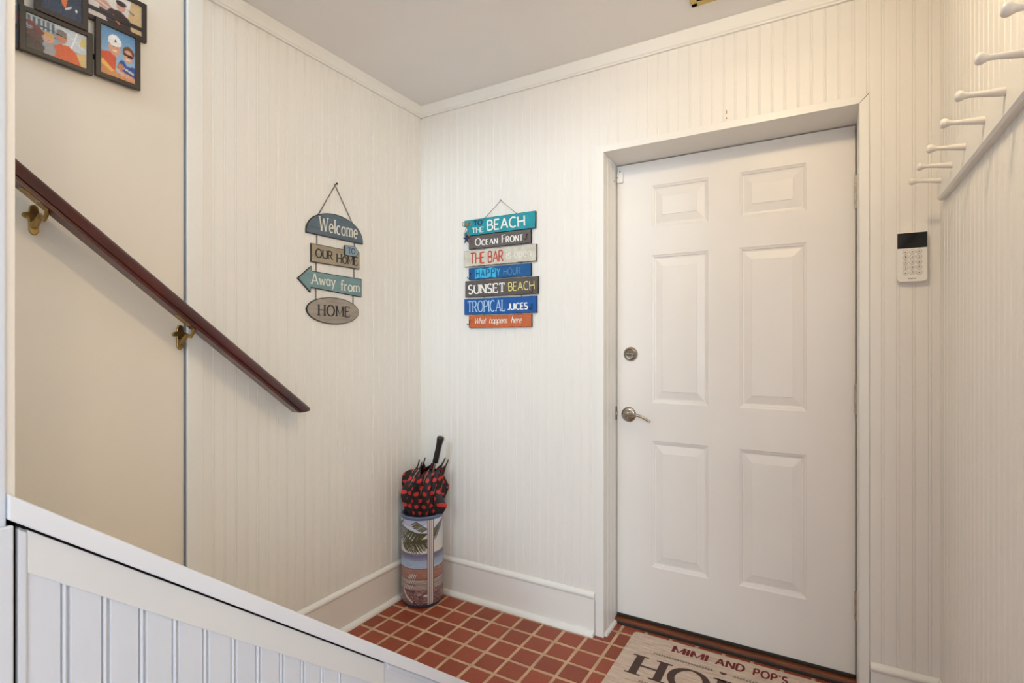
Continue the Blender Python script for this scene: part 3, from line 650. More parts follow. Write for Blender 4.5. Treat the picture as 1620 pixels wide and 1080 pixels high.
# ---- photo collage on the drywall
M_PHOTO = attr_mat('glossy_photo', .25)
M_FRAME = mat('dark_brown_frame', (44, 32, 24), .4, var=.1, scale=20)
pc = thing('photo_collage', (XL, .69, 2.03), 'collage of dark brown picture frames with family photos on the drywall', 'picture frame')
po = (XL, .69, 2.03)
def skin_pic(kind):
    c = Canvas(64, 48, (150, 160, 170))
    sk, sk2 = (214, 158, 128), (190, 128, 100)
    if kind == 'boat':
        c.grad(.55, 1, (128, 138, 150), (205, 212, 220)); c.poly([(0, .62), (.45, .62), (.45, .98), (0, .98)], (176, 184, 190))
        for k in range(6): c.poly([(.03 + k * .075, .64), (.075 + k * .075, .64), (.075 + k * .075, .95), (.03 + k * .075, .95)], (90, 98, 108))
        c.line([(0, .78), (.45, .74)], .03, (60, 66, 74)); c.line([(0, .62), (.45, .58)], .03, (70, 70, 74))
        c.poly([(.55, .82), (.78, .95), (1, .8), (1, .4), (.6, .4)], (196, 202, 210)); c.line([(.72, .4), (.83, .95)], .02, (240, 240, 240)); c.line([(.6, .9), (.95, .55)], .015, (230, 232, 236))
        c.poly([(.9, .9), (1, .9), (1, .6), (.88, .6)], (206, 186, 120)); c.poly([(.78, .3), (1, .45), (1, 0), (.8, 0)], (210, 178, 120))
        c.poly([(0, .55), (.22, .62), (.28, .35), (.2, 0), (0, 0)], (92, 62, 56)); c.poly([(0, .4), (.2, .3), (.45, 0), (0, 0)], (64, 56, 54))
        c.poly([(.36, .0), (.42, .32), (.55, .46), (.7, .48), (.82, .34), (.9, .0)], (206, 92, 52)); c.poly([(.28, .02), (.3, .3), (.42, .38), (.48, .2), (.44, 0)], (150, 150, 152))
        c.ell(.57, .66, .09, .17, sk2); c.ell(.57, .80, .09, .08, (120, 112, 106)); c.line([(.49, .71), (.64, .70)], .035, (40, 30, 30)); c.ell(.36, .50, .085, .14, sk); c.ell(.37, .60, .09, .08, (196, 160, 108)); c.line([(.31, .44), (.37, .43)], .02, (170, 80, 70))
        c.poly([(.05, .85), (.3, .6), (.26, .5), (0, .72)], (120, 60, 54))
    elif kind == 'pair':
        c.grad(0, 1, (180, 206, 226), (96, 142, 186)); c.poly([(0, .45), (.3, .52), (.45, .42), (.4, .0), (0, .0)], (206, 90, 60))
        c.ell(.4, .62, .17, .17, sk); c.ell(.40, .76, .19, .12, (240, 240, 240)); c.poly([(.22, .70), (.60, .70), (.58, .76), (.23, .76)], (232, 232, 234)); c.ell(.42, .76, .03, .03, (70, 110, 90))
        c.ell(.36, .64, .025, .015, (60, 40, 36)); c.ell(.47, .64, .025, .015, (60, 40, 36)); c.line([(.36, .55), (.46, .55)], .025, (245, 235, 225))
        c.ell(.80, .62, .17, .13, (110, 66, 40)); c.ell(.79, .54, .14, .13, sk); c.line([(.68, .57), (.90, .55)], .06, (40, 34, 40)); c.line([(.73, .46), (.84, .46)], .025, (240, 225, 215))
        c.poly([(.55, .40), (.66, .42), (.76, .32), (1, .36), (1, .1), (.45, .22)], (48, 78, 150)); c.line([(.5, .3), (.95, .2)], .04, (212, 204, 190)); c.ell(.57, .26, .10, .07, sk2)
        c.poly([(0, .34), (.12, .22), (.5, .12), (1, .04), (1, 0), (0, 0)], (206, 142, 96)); c.poly([(0, .22), (.3, .1), (.4, .12), (.05, .32)], (232, 186, 96)); c.poly([(.4, .2), (.7, .1), (1, .02), (1, .12), (.75, .16)], sk)
    elif kind == 'fish':
        c.grad(0, 1, (206, 196, 190), (228, 222, 216)); c.poly([(.68, .0), (1, .0), (1, 1), (.8, 1)], (204, 176, 132)); c.poly([(.7, .7), (.86, .62), (.83, .56), (.78, .6)], (120, 110, 104))
        c.poly([(.0, 1), (.42, 1), (.36, .7), (.0, .62)], (186, 54, 70)); c.ell(.18, .58, .2, .1, (206, 160, 142)); c.ell(.3, .5, .12, .1, (196, 148, 130)); c.line([(0, .66), (.45, .42)], .035, (228, 218, 208))
        c.ell(.6, .66, .085, .15, (206, 156, 130)); c.ell(.6, .78, .1, .09, (58, 36, 44)); c.poly([(.4, .5), (.6, .52), (.76, .36), (.8, 0), (.34, 0), (.3, .3)], (62, 48, 46)); c.poly([(.2, .4), (.4, .35), (.4, .1), (.2, .2)], (84, 60, 88)); c.line([(.45, .3), (.56, .1)], .05, (190, 110, 80))
    elif kind == 'kayak':
        c.grad(0, 1, (54, 60, 78), (30, 34, 48)); c.noise(6)
        c.poly([(.22, 1), (.62, 1), (.68, .55), (.6, .2), (.52, .22), (.4, .5)], (216, 110, 48)); c.poly([(.36, 1), (.48, 1), (.54, .6), (.50, .45), (.42, .6)], (248, 196, 84)); c.poly([(.56, 1), (.6, 1), (.62, .5), (.58, .4)], (150, 40, 36))
        c.ell(.78, .6, .03, .07, (232, 238, 244)); c.ell(.86, .22, .03, .03, (220, 226, 232)); c.line([(.6, .18), (.72, .24)], .04, (210, 200, 200)); c.ell(.15, .55, .1, .12, (120, 130, 140))
    else:
        c.grad(0, 1, (86, 108, 150), (150, 160, 150)); c.ell(.7, .5, .3, .2, (206, 110, 80)); c.poly([(.3, 0), (1, 0), (1, .3), (.5, .35)], (70, 80, 110)); c.poly([(.4, .8), (1, .7), (1, .76), (.4, .86)], (190, 200, 190))
    c.noise(5)
    return c
def frame_unit(kind, oy0, oy1, oz0, oz1, b, n, fl=.011):
    mb = MB(); fr = LEFT(); iy0, iy1, iz0, iz1 = oy0 + b, oy1 - b, oz0 + b, oz1 - b
    A = [(oy0, oz0), (oy1, oz0), (oy1, oz1), (oy0, oz1)]; I = [(iy0, iz0), (iy1, iz0), (iy1, iz1), (iy0, iz1)]
    V = fr.poly(A, n) + fr.poly(A, n + fl) + fr.poly(I, n + fl) + fr.poly(I, n + fl - .005)
    fs = [(0, 1, 2, 3)]
    for r in range(3): fs += [(r * 4 + i, r * 4 + (i + 1) % 4, r * 4 + 4 + (i + 1) % 4, r * 4 + 4 + i) for i in range(4)]
    fs.append((12, 13, 14, 15))
    mb.add(V, fs); fo = mb.build('frame', M_FRAME, pc, po, bevel=.0012)
    skin_pic(kind).mesh('photo', lambda u, v: fr.p(iy0 + (iy1 - iy0) * u, iz0 + (iz1 - iz0) * v, n + fl - .0046), M_PHOTO, fo, po)
frame_unit('boat', .5485, .7098, 2.030, 2.1495, .0135, .008)
frame_unit('pair', .7158, .8325, 2.0365, 2.2045, .0135, .010)
frame_unit('fish', .6885, .8545, 2.1955, 2.3155, .0135, .0005)
frame_unit('kayak', .5785, .6968, 2.149, 2.315, .0135, .012)
frame_unit('dock', .440, .560, 2.0315, 2.200, .0135, .0002)
MB().box(XL, XL + .008, .50, .80, 2.085, 2.097).build('rear_strip', M_FRAME, pc, po)
MB().box(XL, XL + .008, .60, .84, 2.225, 2.237).build('rear_strip', M_FRAME, pc, po)

# ---- hanging Welcome sign on the left wall
M_SIGNEDGE = mat('sign_dark_edge', (48, 44, 42), .7, var=.15, scale=60)
M_SLATE = mat('slate_blue_wood', (104, 120, 134), .65, scale=10, rgb2=(82, 98, 110), stretch=(1, 1, 6), bump=.2)
M_TAUPE = mat('taupe_wood', (178, 166, 144), .65, scale=10, rgb2=(152, 140, 120), stretch=(1, 1, 7), bump=.2)
M_AQUA = mat('faded_aqua_wood', (126, 158, 162), .65, scale=10, rgb2=(108, 142, 148), stretch=(1, 1, 6), bump=.2)
M_GREYW = mat('grey_wood', (174, 164, 152), .65, scale=10, rgb2=(146, 138, 128), stretch=(1, 1, 7), bump=.2)
M_PALEBL = mat('pale_blue_wood', (138, 158, 172), .65, var=.06, scale=14)
M_INKW = mat('cream_ink', (228, 228, 218), .6, var=.03); M_INKD = mat('charcoal_ink', (44, 42, 44), .6, var=.05); M_INKN = mat('navy_ink', (36, 48, 84), .6, var=.05)
M_WIRE = mat('dark_wire', (52, 48, 46), .5, metal=.6)
so = (XL, 1.594, 1.345)
sg = thing('welcome_sign', so, 'hanging wooden sign reading Welcome to our home away from home', 'sign')
fr = LEFT()
def inset(pts, d):
    cx = sum(p[0] for p in pts) / len(pts); cz = sum(p[1] for p in pts) / len(pts); n = len(pts); out = []
    A = sum(pts[i][0] * pts[(i + 1) % n][1] - pts[(i + 1) % n][0] * pts[i][1] for i in range(n)); s = 1 if A > 0 else -1
    for i in range(n):
        p0, p1, p2 = Vector(pts[i - 1]), Vector(pts[i]), Vector(pts[(i + 1) % n])
        a = (p1 - p0).normalized(); b = (p2 - p1).normalized(); na = Vector((-a.y, a.x)) * s; nb = Vector((-b.y, b.x)) * s
        m = na + nb
        m = m / max(m.dot(m) / 2, .6)
        out.append((p1.x + m.x * d, p1.y + m.y * d))
    return out
def board(frm, pts, n0, n1, m, root, org, name='board', rim=.0028, edge=None):
    mb = MB(); frm.plate(mb, pts, n0, n1); b = mb.build(name, edge or M_SIGNEDGE, root, org)
    f = MB(); frm.plate(f, inset(pts, rim), n1 - .0005, n1 + .0006); f.build('painted_face', m, b, org)
    return b
S0, S1 = .006, .015
half = [(1.4414, 1.713)] + [(1.5965 - .155 * math.cos(math.radians(a)) , 1.716 + .1015 * math.sin(math.radians(a)) ** .9) for a in range(6, 178, 6)] + [(1.7515, 1.713)]
b1 = board(fr, half, S0, S1, M_SLATE, sg, so); SN = S1 + .0009
lettering(fr, 'Welcome', 1.508, 1.716, 1.734, 1.793, SN, M_INKW, b1, so, wv=.16, wh=.08, serif=.10, gap=.24)
rect = lambda a, b, c, d: [(a, c), (b, c), (b, d), (a, d)]
b2 = board(fr, rect(1.466, 1.729, 1.5965, 1.6735), S0, S1, M_TAUPE, sg, so)
lettering(fr, 'OUR', 1.489, 1.575, 1.619, 1.654, SN, M_INKD, b2, so, wv=.20, wh=.11, serif=.11)
lettering(fr, 'HoME', 1.600, 1.716, 1.612, 1.650, SN, M_INKD, b2, so, wv=.20, wh=.11, serif=.11, small=.8)
bt = board(fr, [(1.638, 1.648), (1.697, 1.648), (1.7205, 1.672), (1.697, 1.6955), (1.638, 1.6915)], S1 + .001, S1 + .008, M_PALEBL, sg, so, name='small_arrow', rim=.002)
lettering(fr, 'TO', 1.656, 1.694, 1.659, 1.684, S1 + .0089, M_INKN, bt, so, wv=.18, wh=.11, serif=.1)
b3 = board(fr, [(1.4015, 1.5235), (1.4640, 1.4700), (1.4665, 1.4905), (1.742, 1.4720), (1.743, 1.5545), (1.4700, 1.5600), (1.4680, 1.5800)], S0, S1, M_AQUA, sg, so)
lettering(fr, 'Away', 1.468, 1.590, 1.507, 1.549, SN, M_INKW, b3, so, wv=.16, wh=.10, serif=.09)
lettering(fr, 'from', 1.620, 1.727, 1.493, 1.537, SN, M_INKW, b3, so, wv=.16, wh=.10, serif=.09)
b4 = board(fr, [(1.5855 + .1405 * math.cos(2 * PI * k / 44), 1.4015 + .0575 * math.sin(2 * PI * k / 44)) for k in range(44)], S0, S1, M_GREYW, sg, so)
lettering(fr, 'HOME', 1.504, 1.670, 1.3785, 1.4235, SN, M_INKD, b4, so, wv=.20, wh=.09, serif=.13, gap=.3)
NAIL = (1.594, 1.946)
def chain(mb, p0, p1, n):
    for k in range(n):
        c = [p0[0] + (p1[0] - p0[0]) * (k + .5) / n, p0[1] + (p1[1] - p0[1]) * (k + .5) / n]
        dx, dz = p1[0] - p0[0], p1[1] - p0[1]; l = math.hypot(dx, dz); dx, dz = dx / l, dz / l; hl = l / n * .62
        ptsl = []
        for q in range(11):
            a = 2 * PI * q / 10; s_, w_ = math.cos(a) * hl, math.sin(a) * .0024
            if k % 2: ptsl.append(fr.p(c[0] + dx * s_ - dz * w_, c[1] + dz * s_ + dx * w_, .0105))
            else: ptsl.append(fr.p(c[0] + dx * s_, c[1] + dz * s_, .0105 + w_))
        mb.tube(ptsl, .0008, 5)
ch = MB(); chain(ch, (NAIL[0], NAIL[1] - .003), (1.503, 1.795), 22); chain(ch, (NAIL[0], NAIL[1] - .003), (1.694, 1.795), 24); ch.build('hanging_chain', M_WIRE, sg, so)
for y_, za, zb in ((1.4985, 1.716, 1.671), (1.7030, 1.716, 1.671), (1.4945, 1.600, 1.556), (1.7010, 1.600, 1.553), (1.4930, 1.492, 1.440), (1.6960, 1.478, 1.437)):
    c = MB(); chain(c, (y_, za), (y_, zb), 7); c.build('link_chain', M_WIRE, sg, so)
nl = MB().tube([fr.p(*NAIL, 0), fr.p(NAIL[0], NAIL[1] + .003, .022)], .0018, 8); nl.tube([fr.p(NAIL[0], NAIL[1] + .003, .021), fr.p(NAIL[0], NAIL[1] + .003, .0235)], .0045, 10)
tag(nl.build('nail', M_WIRE), 'small nail holding the Welcome sign chain', 'nail')

# ---- beach sign of seven boards on the back wall
M_BEDGE = mat('distressed_edge', (40, 34, 32), .8, var=.2, scale=80)
bo_ = (-1.326, YB, 1.337)
bs = thing('beach_sign', bo_, 'stack of seven colourful painted beach boards hanging by the doorway', 'sign')
BF = BACK()
rng = random.Random(11)
def rough_face(a, b, c, d, amp=.0022):
    pts = []
    for (p, q), (r, s) in zip(((a, c), (b, c), (b, d), (a, d)), ((b, c), (b, d), (a, d), (a, c))):
        n = max(4, int(math.hypot(r - p, s - q) / .011))
        for k in range(n):
            t = k / n; j = (rng.random() ** 3.0) * amp + .0004; x_, z_ = p + (r - p) * t, q + (s - q) * t
            cx, cz = (a + b) / 2, (c + d) / 2
            x_ += (j if p == r and p == a else -j if p == r else 0); z_ += (j if q == s and q == c else -j if q == s else 0)
            if p != r: x_ += 0
            pts.append((min(max(x_, a + .0004), b - .0004), min(max(z_, c + .0004), d - .0004)))
    return pts
def P_(name, rgb, d=.9):
    return mat(name, rgb, .55, scale=30, rgb2=tuple(int(v * d) for v in rgb), bump=.15)
ROWS = [(-1.530, -1.133, 1.7905, 1.868, P_('teal_paint', (26, 156, 172))), (-1.5036, -1.156, 1.7240, 1.7872, P_('warm_grey_paint', (104, 96, 96))),
        (-1.532, -1.128, 1.639, 1.7172, P_('cream_paint', (218, 214, 200))), (-1.5036, -1.156, 1.5737, 1.631, P_('ocean_blue_paint', (12, 94, 158))),
        (-1.5247, -1.119, 1.489, 1.568, P_('charcoal_paint', (96, 88, 86))), (-1.5304, -1.1274, 1.403, 1.480, P_('royal_blue_paint', (10, 90, 172))),
        (-1.5036, -1.1532, 1.338, 1.397, P_('orange_paint', (206, 108, 62)))]
B0, B1 = .012, .022; rows = []
for i, (a, b, c, d, m) in enumerate(ROWS):
    mb = MB(); BF.plate(mb, rect(a, b, c, d), B0, B1); o = mb.build('board', M_BEDGE, bs, bo_)
    f = MB(); f.add(BF.poly(rough_face(a, b, c, d), B1 + .0003), [tuple(range(len(rough_face(a, b, c, d))))]) if False else None
    pts = rough_face(a, b, c, d); f = MB(); f.add(BF.poly(pts, B1 + .0004), [tuple(range(len(pts)))]); f.build('painted_face', m, o, bo_)
    rows.append((o, a, b, c, d))
BN = B1 + .0008
M_W = mat('white_ink', (240, 240, 236), .55, var=.02); M_RED = mat('brick_red_ink', (196, 78, 62), .55, var=.08); M_PALE = mat('faded_white_ink', (236, 234, 224), .55, var=.01)
M_CY = mat('cyan_ink', (60, 186, 226), .55, var=.03); M_LB = mat('pale_blue_ink', (182, 214, 236), .55, var=.04); M_YEL = mat('soft_yellow_ink', (240, 230, 130), .55, var=.03); M_TB = mat('thin_blue_ink', (112, 164, 204), .55, var=.03); M_NV = mat('deep_navy_ink', (26, 40, 88), .55, var=.03)
def row_text(i, txt, u0, u1, v0, v1, m, **k):
    o, a, b, c, d = rows[i]; return lettering(BF, txt, a + (b - a) * u0, a + (b - a) * u1, c + (d - c) * v0, c + (d - c) * v1, BN, m, o, bo_, **k)
row_text(0, 'TO', .145, .265, .60, .90, M_NV, wv=.26, wh=.18, serif=.08)
row_text(0, 'THE', .120, .285, .14, .46, M_W, wv=.15, wh=.09, serif=.10)
row_text(0, 'BEACH', .345, .855, .20, .80, M_W, wv=.17, wh=.16, jitter=.05, gap=.22)
row_text(1, 'Ocean', .115, .48, .22, .78, M_W, wv=.19, wh=.09, small=.72)
row_text(1, 'Front', .555, .875, .22, .80, M_W, wv=.19, wh=.09, small=.76)
row_text(2, 'THE', .10, .30, .16, .82, M_RED, wv=.19, wh=.13, gap=.16)
row_text(2, 'BAR', .355, .56, .16, .82, M_RED, wv=.19, wh=.13, gap=.16)
row_text(2, 'is open', .61, .93, .30, .80, M_PALE, wv=.12, wh=.07, serif=.06)
for k, chh in enumerate('HAPPY'):
    o, a, b, c, d = rows[3]; w = (b - a); u0 = .115 + k * .085; tilt = (-.06, .05, -.05, .06, .02)[k]
    if k < 4:
        q = [(u0 - .004, .10 + tilt), (u0 + .082, .10 - tilt), (u0 + .082, .86 - tilt), (u0 - .004, .88 + tilt)]
        mb = MB(); mb.add([BF.p(a + w * u, c + (d - c) * v, BN - .0002) for u, v in q], [(0, 1, 2, 3)]); mb.build('letter_patch', M_CY, o, bo_)
    lettering(BF, chh, a + w * (u0 + .014), a + w * (u0 + .066), c + (d - c) * (.2), c + (d - c) * .78, BN + .0002, M_CY if k == 4 else MATS['ocean_blue_paint'], o, bo_, wv=.2, wh=.16)
row_text(3, 'HOUR', .58, .84, .20, .74, M_TB, wv=.07, wh=.07, gap=.22)
row_text(4, 'SUNSET', .05, .56, .20, .74, M_W, wv=.22, wh=.12, serif=.13, gap=.24)
row_text(4, 'BEACH', .615, .95, .26, .74, M_YEL, wv=.11, wh=.11, jitter=.09)
row_text(5, 'TROPICAL', .055, .585, .16, .84, M_LB, wv=.17, wh=.07, serif=.1, gap=.22)
row_text(5, 'JUICES', .625, .885, .22, .60, M_W, wv=.24, wh=.14, gap=.2)
row_text(6, 'What', .095, .285, .34, .82, M_W, wv=.12, wh=.08, slant=.25, gap=.10)
row_text(6, 'happens', .345, .625, .34, .84, M_W, wv=.12, wh=.08, slant=.25, gap=.10)
row_text(6, 'here', .695, .85, .34, .84, M_W, wv=.12, wh=.08, slant=.25, gap=.10)
for i, u, v in ((1, .945, .42), (3, .035, .30), (4, .935, .22), (5, .945, .34), (6, .03, .42)):
    o, a, b, c, d = rows[i]; x_, z_ = a + (b - a) * u, c + (d - c) * v
    h = MB().tube([BF.p(x_, z_ + .014, B1), BF.p(x_, z_ + .012, B1 + .008), BF.p(x_, z_ - .004, B1 + .009), BF.p(x_ - .003, z_ - .011, B1 + .011), BF.p(x_ - .008, z_ - .011, B1 + .014), BF.p(x_ - .010, z_ - .004, B1 + .015)], .0019, 8)
    h.build('cup_hook', M_BLACK, bs, bo_, smooth=60)
tw = MB().tube([BF.p(-1.415, 1.862, B1), BF.p(-1.3245, 1.9435, .012), BF.p(-1.2305, 1.866, B1)], .0011, 6); tw.build('hanging_wire', M_WIRE, bs, bo_)
for a, b, c in ((-.0, 0, 0),):
    nl = MB().tube([BF.p(-1.3245, 1.943, 0), BF.p(-1.3245, 1.945, .018)], .0016, 8); tag(nl.build('nail', M_WIRE), 'tiny nail holding the beach sign wire', 'nail')
# links between the boards
for i in range(6):
    for u in (.22, .78):
        o, a, b, c, d = rows[i]; x_ = -1.5 + .37 * u; BF.plate(MB(), rect(x_, x_ + .0016, c - .009, c + .004), B0 + .002, B0 + .0035).build('connector', M_WIRE, bs, bo_)
# twine bow and starfish charm on the top board
kx, kz = -1.510, 1.846; bw = MB()
for s in (-1, 1):
    bw.tube([BF.p(kx, kz, B1 + .004)] + [BF.p(kx + s * (.027 * math.sin(t * PI) ** .7 if t < 1 else 0) * (1 if s > 0 else .9), kz + .012 * math.sin(2 * PI * t) + .006 * t, B1 + .006 + .004 * math.sin(PI * t)) for t in [q / 9 for q in range(1, 10)]], .0016, 6)
    bw.tube([BF.p(kx, kz, B1 + .005), BF.p(kx + s * .008 - .004, kz - .03, B1 + .004), BF.p(kx + s * .012, kz - .065, B1 + .003), BF.p(kx + s * .016 + .003, kz - .085 - .012 * s, B1 + .003)], .0014, 6)
bw.lathe([(0, -.005), (.005, -.003), (.005, .003), (0, .005)], BF.p(kx, kz, B1 + .005), (0, 0, 1), 10); bw.build('twine_bow', M_TWINE, bs, bo_, smooth=60)
star = []
for k in range(10):
    a = PI / 2 + k * PI / 5; r = .027 if k % 2 == 0 else .010; star.append((-1.5135 + r * math.cos(a) * .8, 1.776 + r * math.sin(a)))
mb = MB(); BF.plate(mb, star, B1 + .003, B1 + .008); mb.build('starfish_charm', M_NV, bs, bo_, bevel=.0015)
mb = MB(); BF.plate(mb, [(-1.527 + .014 * math.cos(k * PI / 8), 1.822 + .014 * math.sin(k * PI / 8)) for k in range(16)], B1 - .002, B1 + .002); mb.build('shell_charm', M_W, bs, bo_, bevel=.001)

# ---- alarm keypad
kp0, kp1, kz0, kz1 = .2115, .2915, 1.462, 1.6225; ko = ((kp0 + kp1) / 2, YB - .008, kz0)
kp = thing('alarm_keypad', ko, 'white alarm keypad with black display right of the door', 'keypad')
M_KP = mat('keypad_plastic', (240, 238, 232), .35, var=.01)
def rrect(a, b, c, d, r, n=6, top=True):
    out = []
    for cx, cz, a0 in ((b - r, c + r, -90), (b - (r if top else .002), d - (r if top else .002), 0), (a + (r if top else .002), d - (r if top else .002), 90), (a + r, c + r, 180)):
        rr = r if (a0 in (-90, 180) or top) else .002
        for k in range(n + 1): t = math.radians(a0 + 90 * k / n); out.append((cx + rr * math.cos(t), cz + rr * math.sin(t)))
    return out
mb = MB(); BF.plate(mb, rrect(kp0, kp1, kz0, kz1, .012, top=False), .0075, .026); body = mb.build('body', M_KP, kp, ko, bevel=.003, seg=3)
mb = MB(); BF.plate(mb, rect(kp0 + .0006, kp1 - .0006, 1.5715, kz1 - .0012), .0255, .0266); mb.build('display', mat('glossy_black_glass', (10, 10, 9), .08, var=0), kp, ko, bevel=.0006)
keys = ['x', 'o', 'o', '1', '2', '3', '4', '5', '6', '7', '8', '9', 'x', '0', 'x']
M_KEY = mat('key_plastic', (232, 230, 224), .4, var=.01); M_KINK = mat('key_print', (96, 92, 86), .5)
for k in range(15):
    cx = kp0 + .0225 + (k % 3) * .018; cz = 1.560 - (k // 3) * .0170
    kk = MB().lathe([(.0072, .0255), (.0072, .0268), (.0060, .0274), (0, .0274)], (cx, YB, cz), (0, -1, 0), 18).build('key', M_KEY, kp, ko, smooth=40)
    MB().lathe([(.0066, .0256), (.0078, .0256), (.0078, .0263), (.0070, .0263)], (cx, YB, cz), (0, -1, 0), 18).build('key_ring', M_KINK, kk, ko)
    lettering(BF, keys[k], cx - .0016, cx + .0016, cz - .003, cz + .003, .0276, M_KINK, kk, ko, name='key_print', wv=.2, wh=.2)
lettering(BF, 'SimpliSafe'.replace('S', 'S'), .2415, .2620, 1.4715, 1.4745, .0264, M_KINK, body, ko, wv=.2, wh=.2)

# ---- door contact sensor and nails
sx, sz = -0.7935, 2.0125
sn = thing('door_sensor', (sx, YD, sz - .024), 'small white contact sensor on the upper corner of the door', 'sensor')
fD = Frame((0, YD, 0), (1, 0, 0), (0, 0, 1)); sno = (sx, YD, sz - .024)
mb = MB(); fD.plate(mb, rrect(sx - .0135, sx + .0155, sz - .024, sz + .024, .006), 0, .013); mb.build('cover', M_KP, sn, sno, bevel=.003, seg=3)
mb = MB(); fD.plate(mb, rrect(sx - .011, sx - .008, sz - .003, sz + .003, .001), .012, .0134); mb.build('indicator', M_KINK, sn, sno)
sc_ = MB().lathe([(.0022, 0), (.0022, .003), (0, .004)], (sx - .002, YD, sz + .030), (0, -1, 0), 10); tag(sc_.build('screw', M_WIRE), 'dark screw just above the door sensor', 'screw')
sc_ = MB().lathe([(.0024, 0), (.0024, .003), (0, .004)], (OPL + .006, YB + .128, 1.992), (1, 0, 0), 10); tag(sc_.build('screw', M_WIRE), 'dark screw in the jamb beside the door sensor', 'screw')
nl = MB().tube([BF.p(-.3162, 2.122, .004), BF.p(-.3158, 2.150, .0095)], .0014, 8); nl.tube([BF.p(-.3162, 2.121, .006), BF.p(-.3162, 2.1205, .013)], .0026, 8)
tag(nl.build('nail', M_BRASS), 'bent little nail in the beadboard above the door', 'nail')

# ---- peg rail on the right wall
go = (XR, 2.085, 1.70)
pg = thing('peg_rail', go, 'white wooden coat rail with turned pegs on the right wall', 'coat rack')
PW = .008
mb = MB(); z0, z1 = 1.703, 1.800; xa = XR - PW
mb.prism([(xa, 2.085, z0), (xa - .014, 2.085, z0), (xa - .019, 2.085, z0 + .006), (xa - .019, 2.085, z1 - .004), (xa - .016, 2.085, z1), (xa, 2.085, z1)], (0, -2.085 + .62, 0))
mb.build('board', M_TRIM, pg, go, smooth=20)
M_PEG = mat('peg_paint', (236, 233, 226), .4, var=.02, scale=20)
PROF = [(.0085, 0), (.0088, .006), (.0082, .012), (.0074, .022), (.0063, .034), (.0054, .046), (.0050, .055), (.0056, .060), (.0078, .0645), (.0100, .068), (.0110, .0715), (.0102, .0755), (.0070, .0785), (0, .0795)]
yy = [2.030, 1.872, 1.714, 1.532, 1.378, 1.214, 1.056, .90, .744]
first = None
for q in yy:
    if first is None: first = MB().lathe(PROF, (0, 0, 0), (-1, 0, .10), 20).build('peg', M_PEG, pg, smooth=60); o = first
    else: o = first.copy(); COL.objects.link(o); o.parent = pg
    o.location = (xa - .0175 - go[0], q - go[1], 1.752 - go[2])

# ---- umbrella stand in the corner
ucx, ucy, ur, uh = -1.702, 2.036, .1015, .437
uo = (ucx, ucy, 0)
us = thing('umbrella_stand', uo, 'cylindrical ceramic umbrella stand painted with a beach scene in the corner', 'umbrella stand')
M_RIM = mat('blue_glaze', (84, 104, 138), .25, var=.08, scale=12, coat=.4); M_BASEG = mat('dark_blue_glaze', (56, 64, 88), .3, var=.08, scale=12)
front = math.atan2(-ucy, -ucx)
cv = Canvas(420, 300)
V = lambda y: 1 - (y - 105) / 840.0                       # crop rows to height fraction
th_ = lambda x: math.asin(max(-.999, min(.999, (x - 345) / 199.0)))     # crop columns to angle
U = lambda x: .5 + th_(x) / (2 * PI)
cv.grad(.86, 1.0, (192, 198, 222), (214, 216, 230)); cv.grad(.60, .86, (226, 221, 208), (204, 206, 220)); cv.grad(.52, .60, (150, 152, 180), (100, 100, 132))
cv.a[(cv.Y > .60) & (cv.Y < .615)] = (150, 142, 150)
cv.grad(.43, .53, (176, 194, 214), (150, 170, 202)); cv.grad(.425, .437, (110, 90, 92), (120, 100, 104)); cv.grad(.30, .425, (158, 110, 98), (170, 124, 112)); cv.grad(.295, .31, (120, 78, 74), (124, 84, 80))
cv.grad(.19, .295, (190, 178, 170), (208, 198, 188)); cv.grad(.0, .19, (120, 92, 96), (138, 106, 104))
cv.noise(9, .3, .6, 30, 1); cv.noise(14, .19, .3, 24, 2); cv.noise(26, 0, .19, 3, 3); cv.noise(3)
for k in range(7): cv.line([(0, .2 + k * .014), (1, .2 + k * .014)], .0022, (150, 136, 132), .2)
cv.poly([(U(190) - .06, .94), (U(300), .905), (U(420), .97), (U(440), 1), (U(160), 1)], (176, 182, 208))
ASP = (uh * .96) / (2 * PI * ur)
def frond(pts, drop, col, n=26, sgn=-1):
    n = int(n * 1.7)
    for i in range(len(pts) - 1): cv.line([pts[i], pts[i + 1]], .006, (66, 62, 50), ASP)
    for k in range(n):
        t = k / (n - 1) * (len(pts) - 1); i = min(int(t), len(pts) - 2); f_ = t - i
        x_, y_ = pts[i][0] + (pts[i + 1][0] - pts[i][0]) * f_, pts[i][1] + (pts[i + 1][1] - pts[i][1]) * f_
        l = drop * (.45 + .55 * math.sin(PI * (k + 2) / (n + 3))) * random.uniform(.8, 1.1)
        cv.line([(x_, y_), (x_ + .016 * sgn, y_ - l * .5), (x_ + .04 * sgn, y_ - l * 1.1)], .0060, col if k % 3 else tuple(int(v * .72) for v in col), ASP)
ol = (86, 82, 54)
frond([(U(150), V(165)), (U(220), V(205)), (U(300), V(232)), (U(392), V(240))], .10, ol)
frond([(U(292), V(120)), (U(330), V(150)), (U(392), V(195))], .05, (110, 106, 84), 10)
frond([(U(165), V(352)), (U(240), V(325)), (U(320), V(300)), (U(400), V(292))], .115, ol, 28, 1)
frond([(U(150), V(230)), (U(200), V(280)), (U(262), V(322))], .07, ol, 14)
frond([(U(440), V(215)), (U(490), V(165)), (U(538), V(110))], .15, (112, 104, 84), 24)
frond([(U(175), .99), (U(148) - .05, .88), (U(148) - .16, .80)], .12, ol, 24)
pa, pb = U(388), U(452)
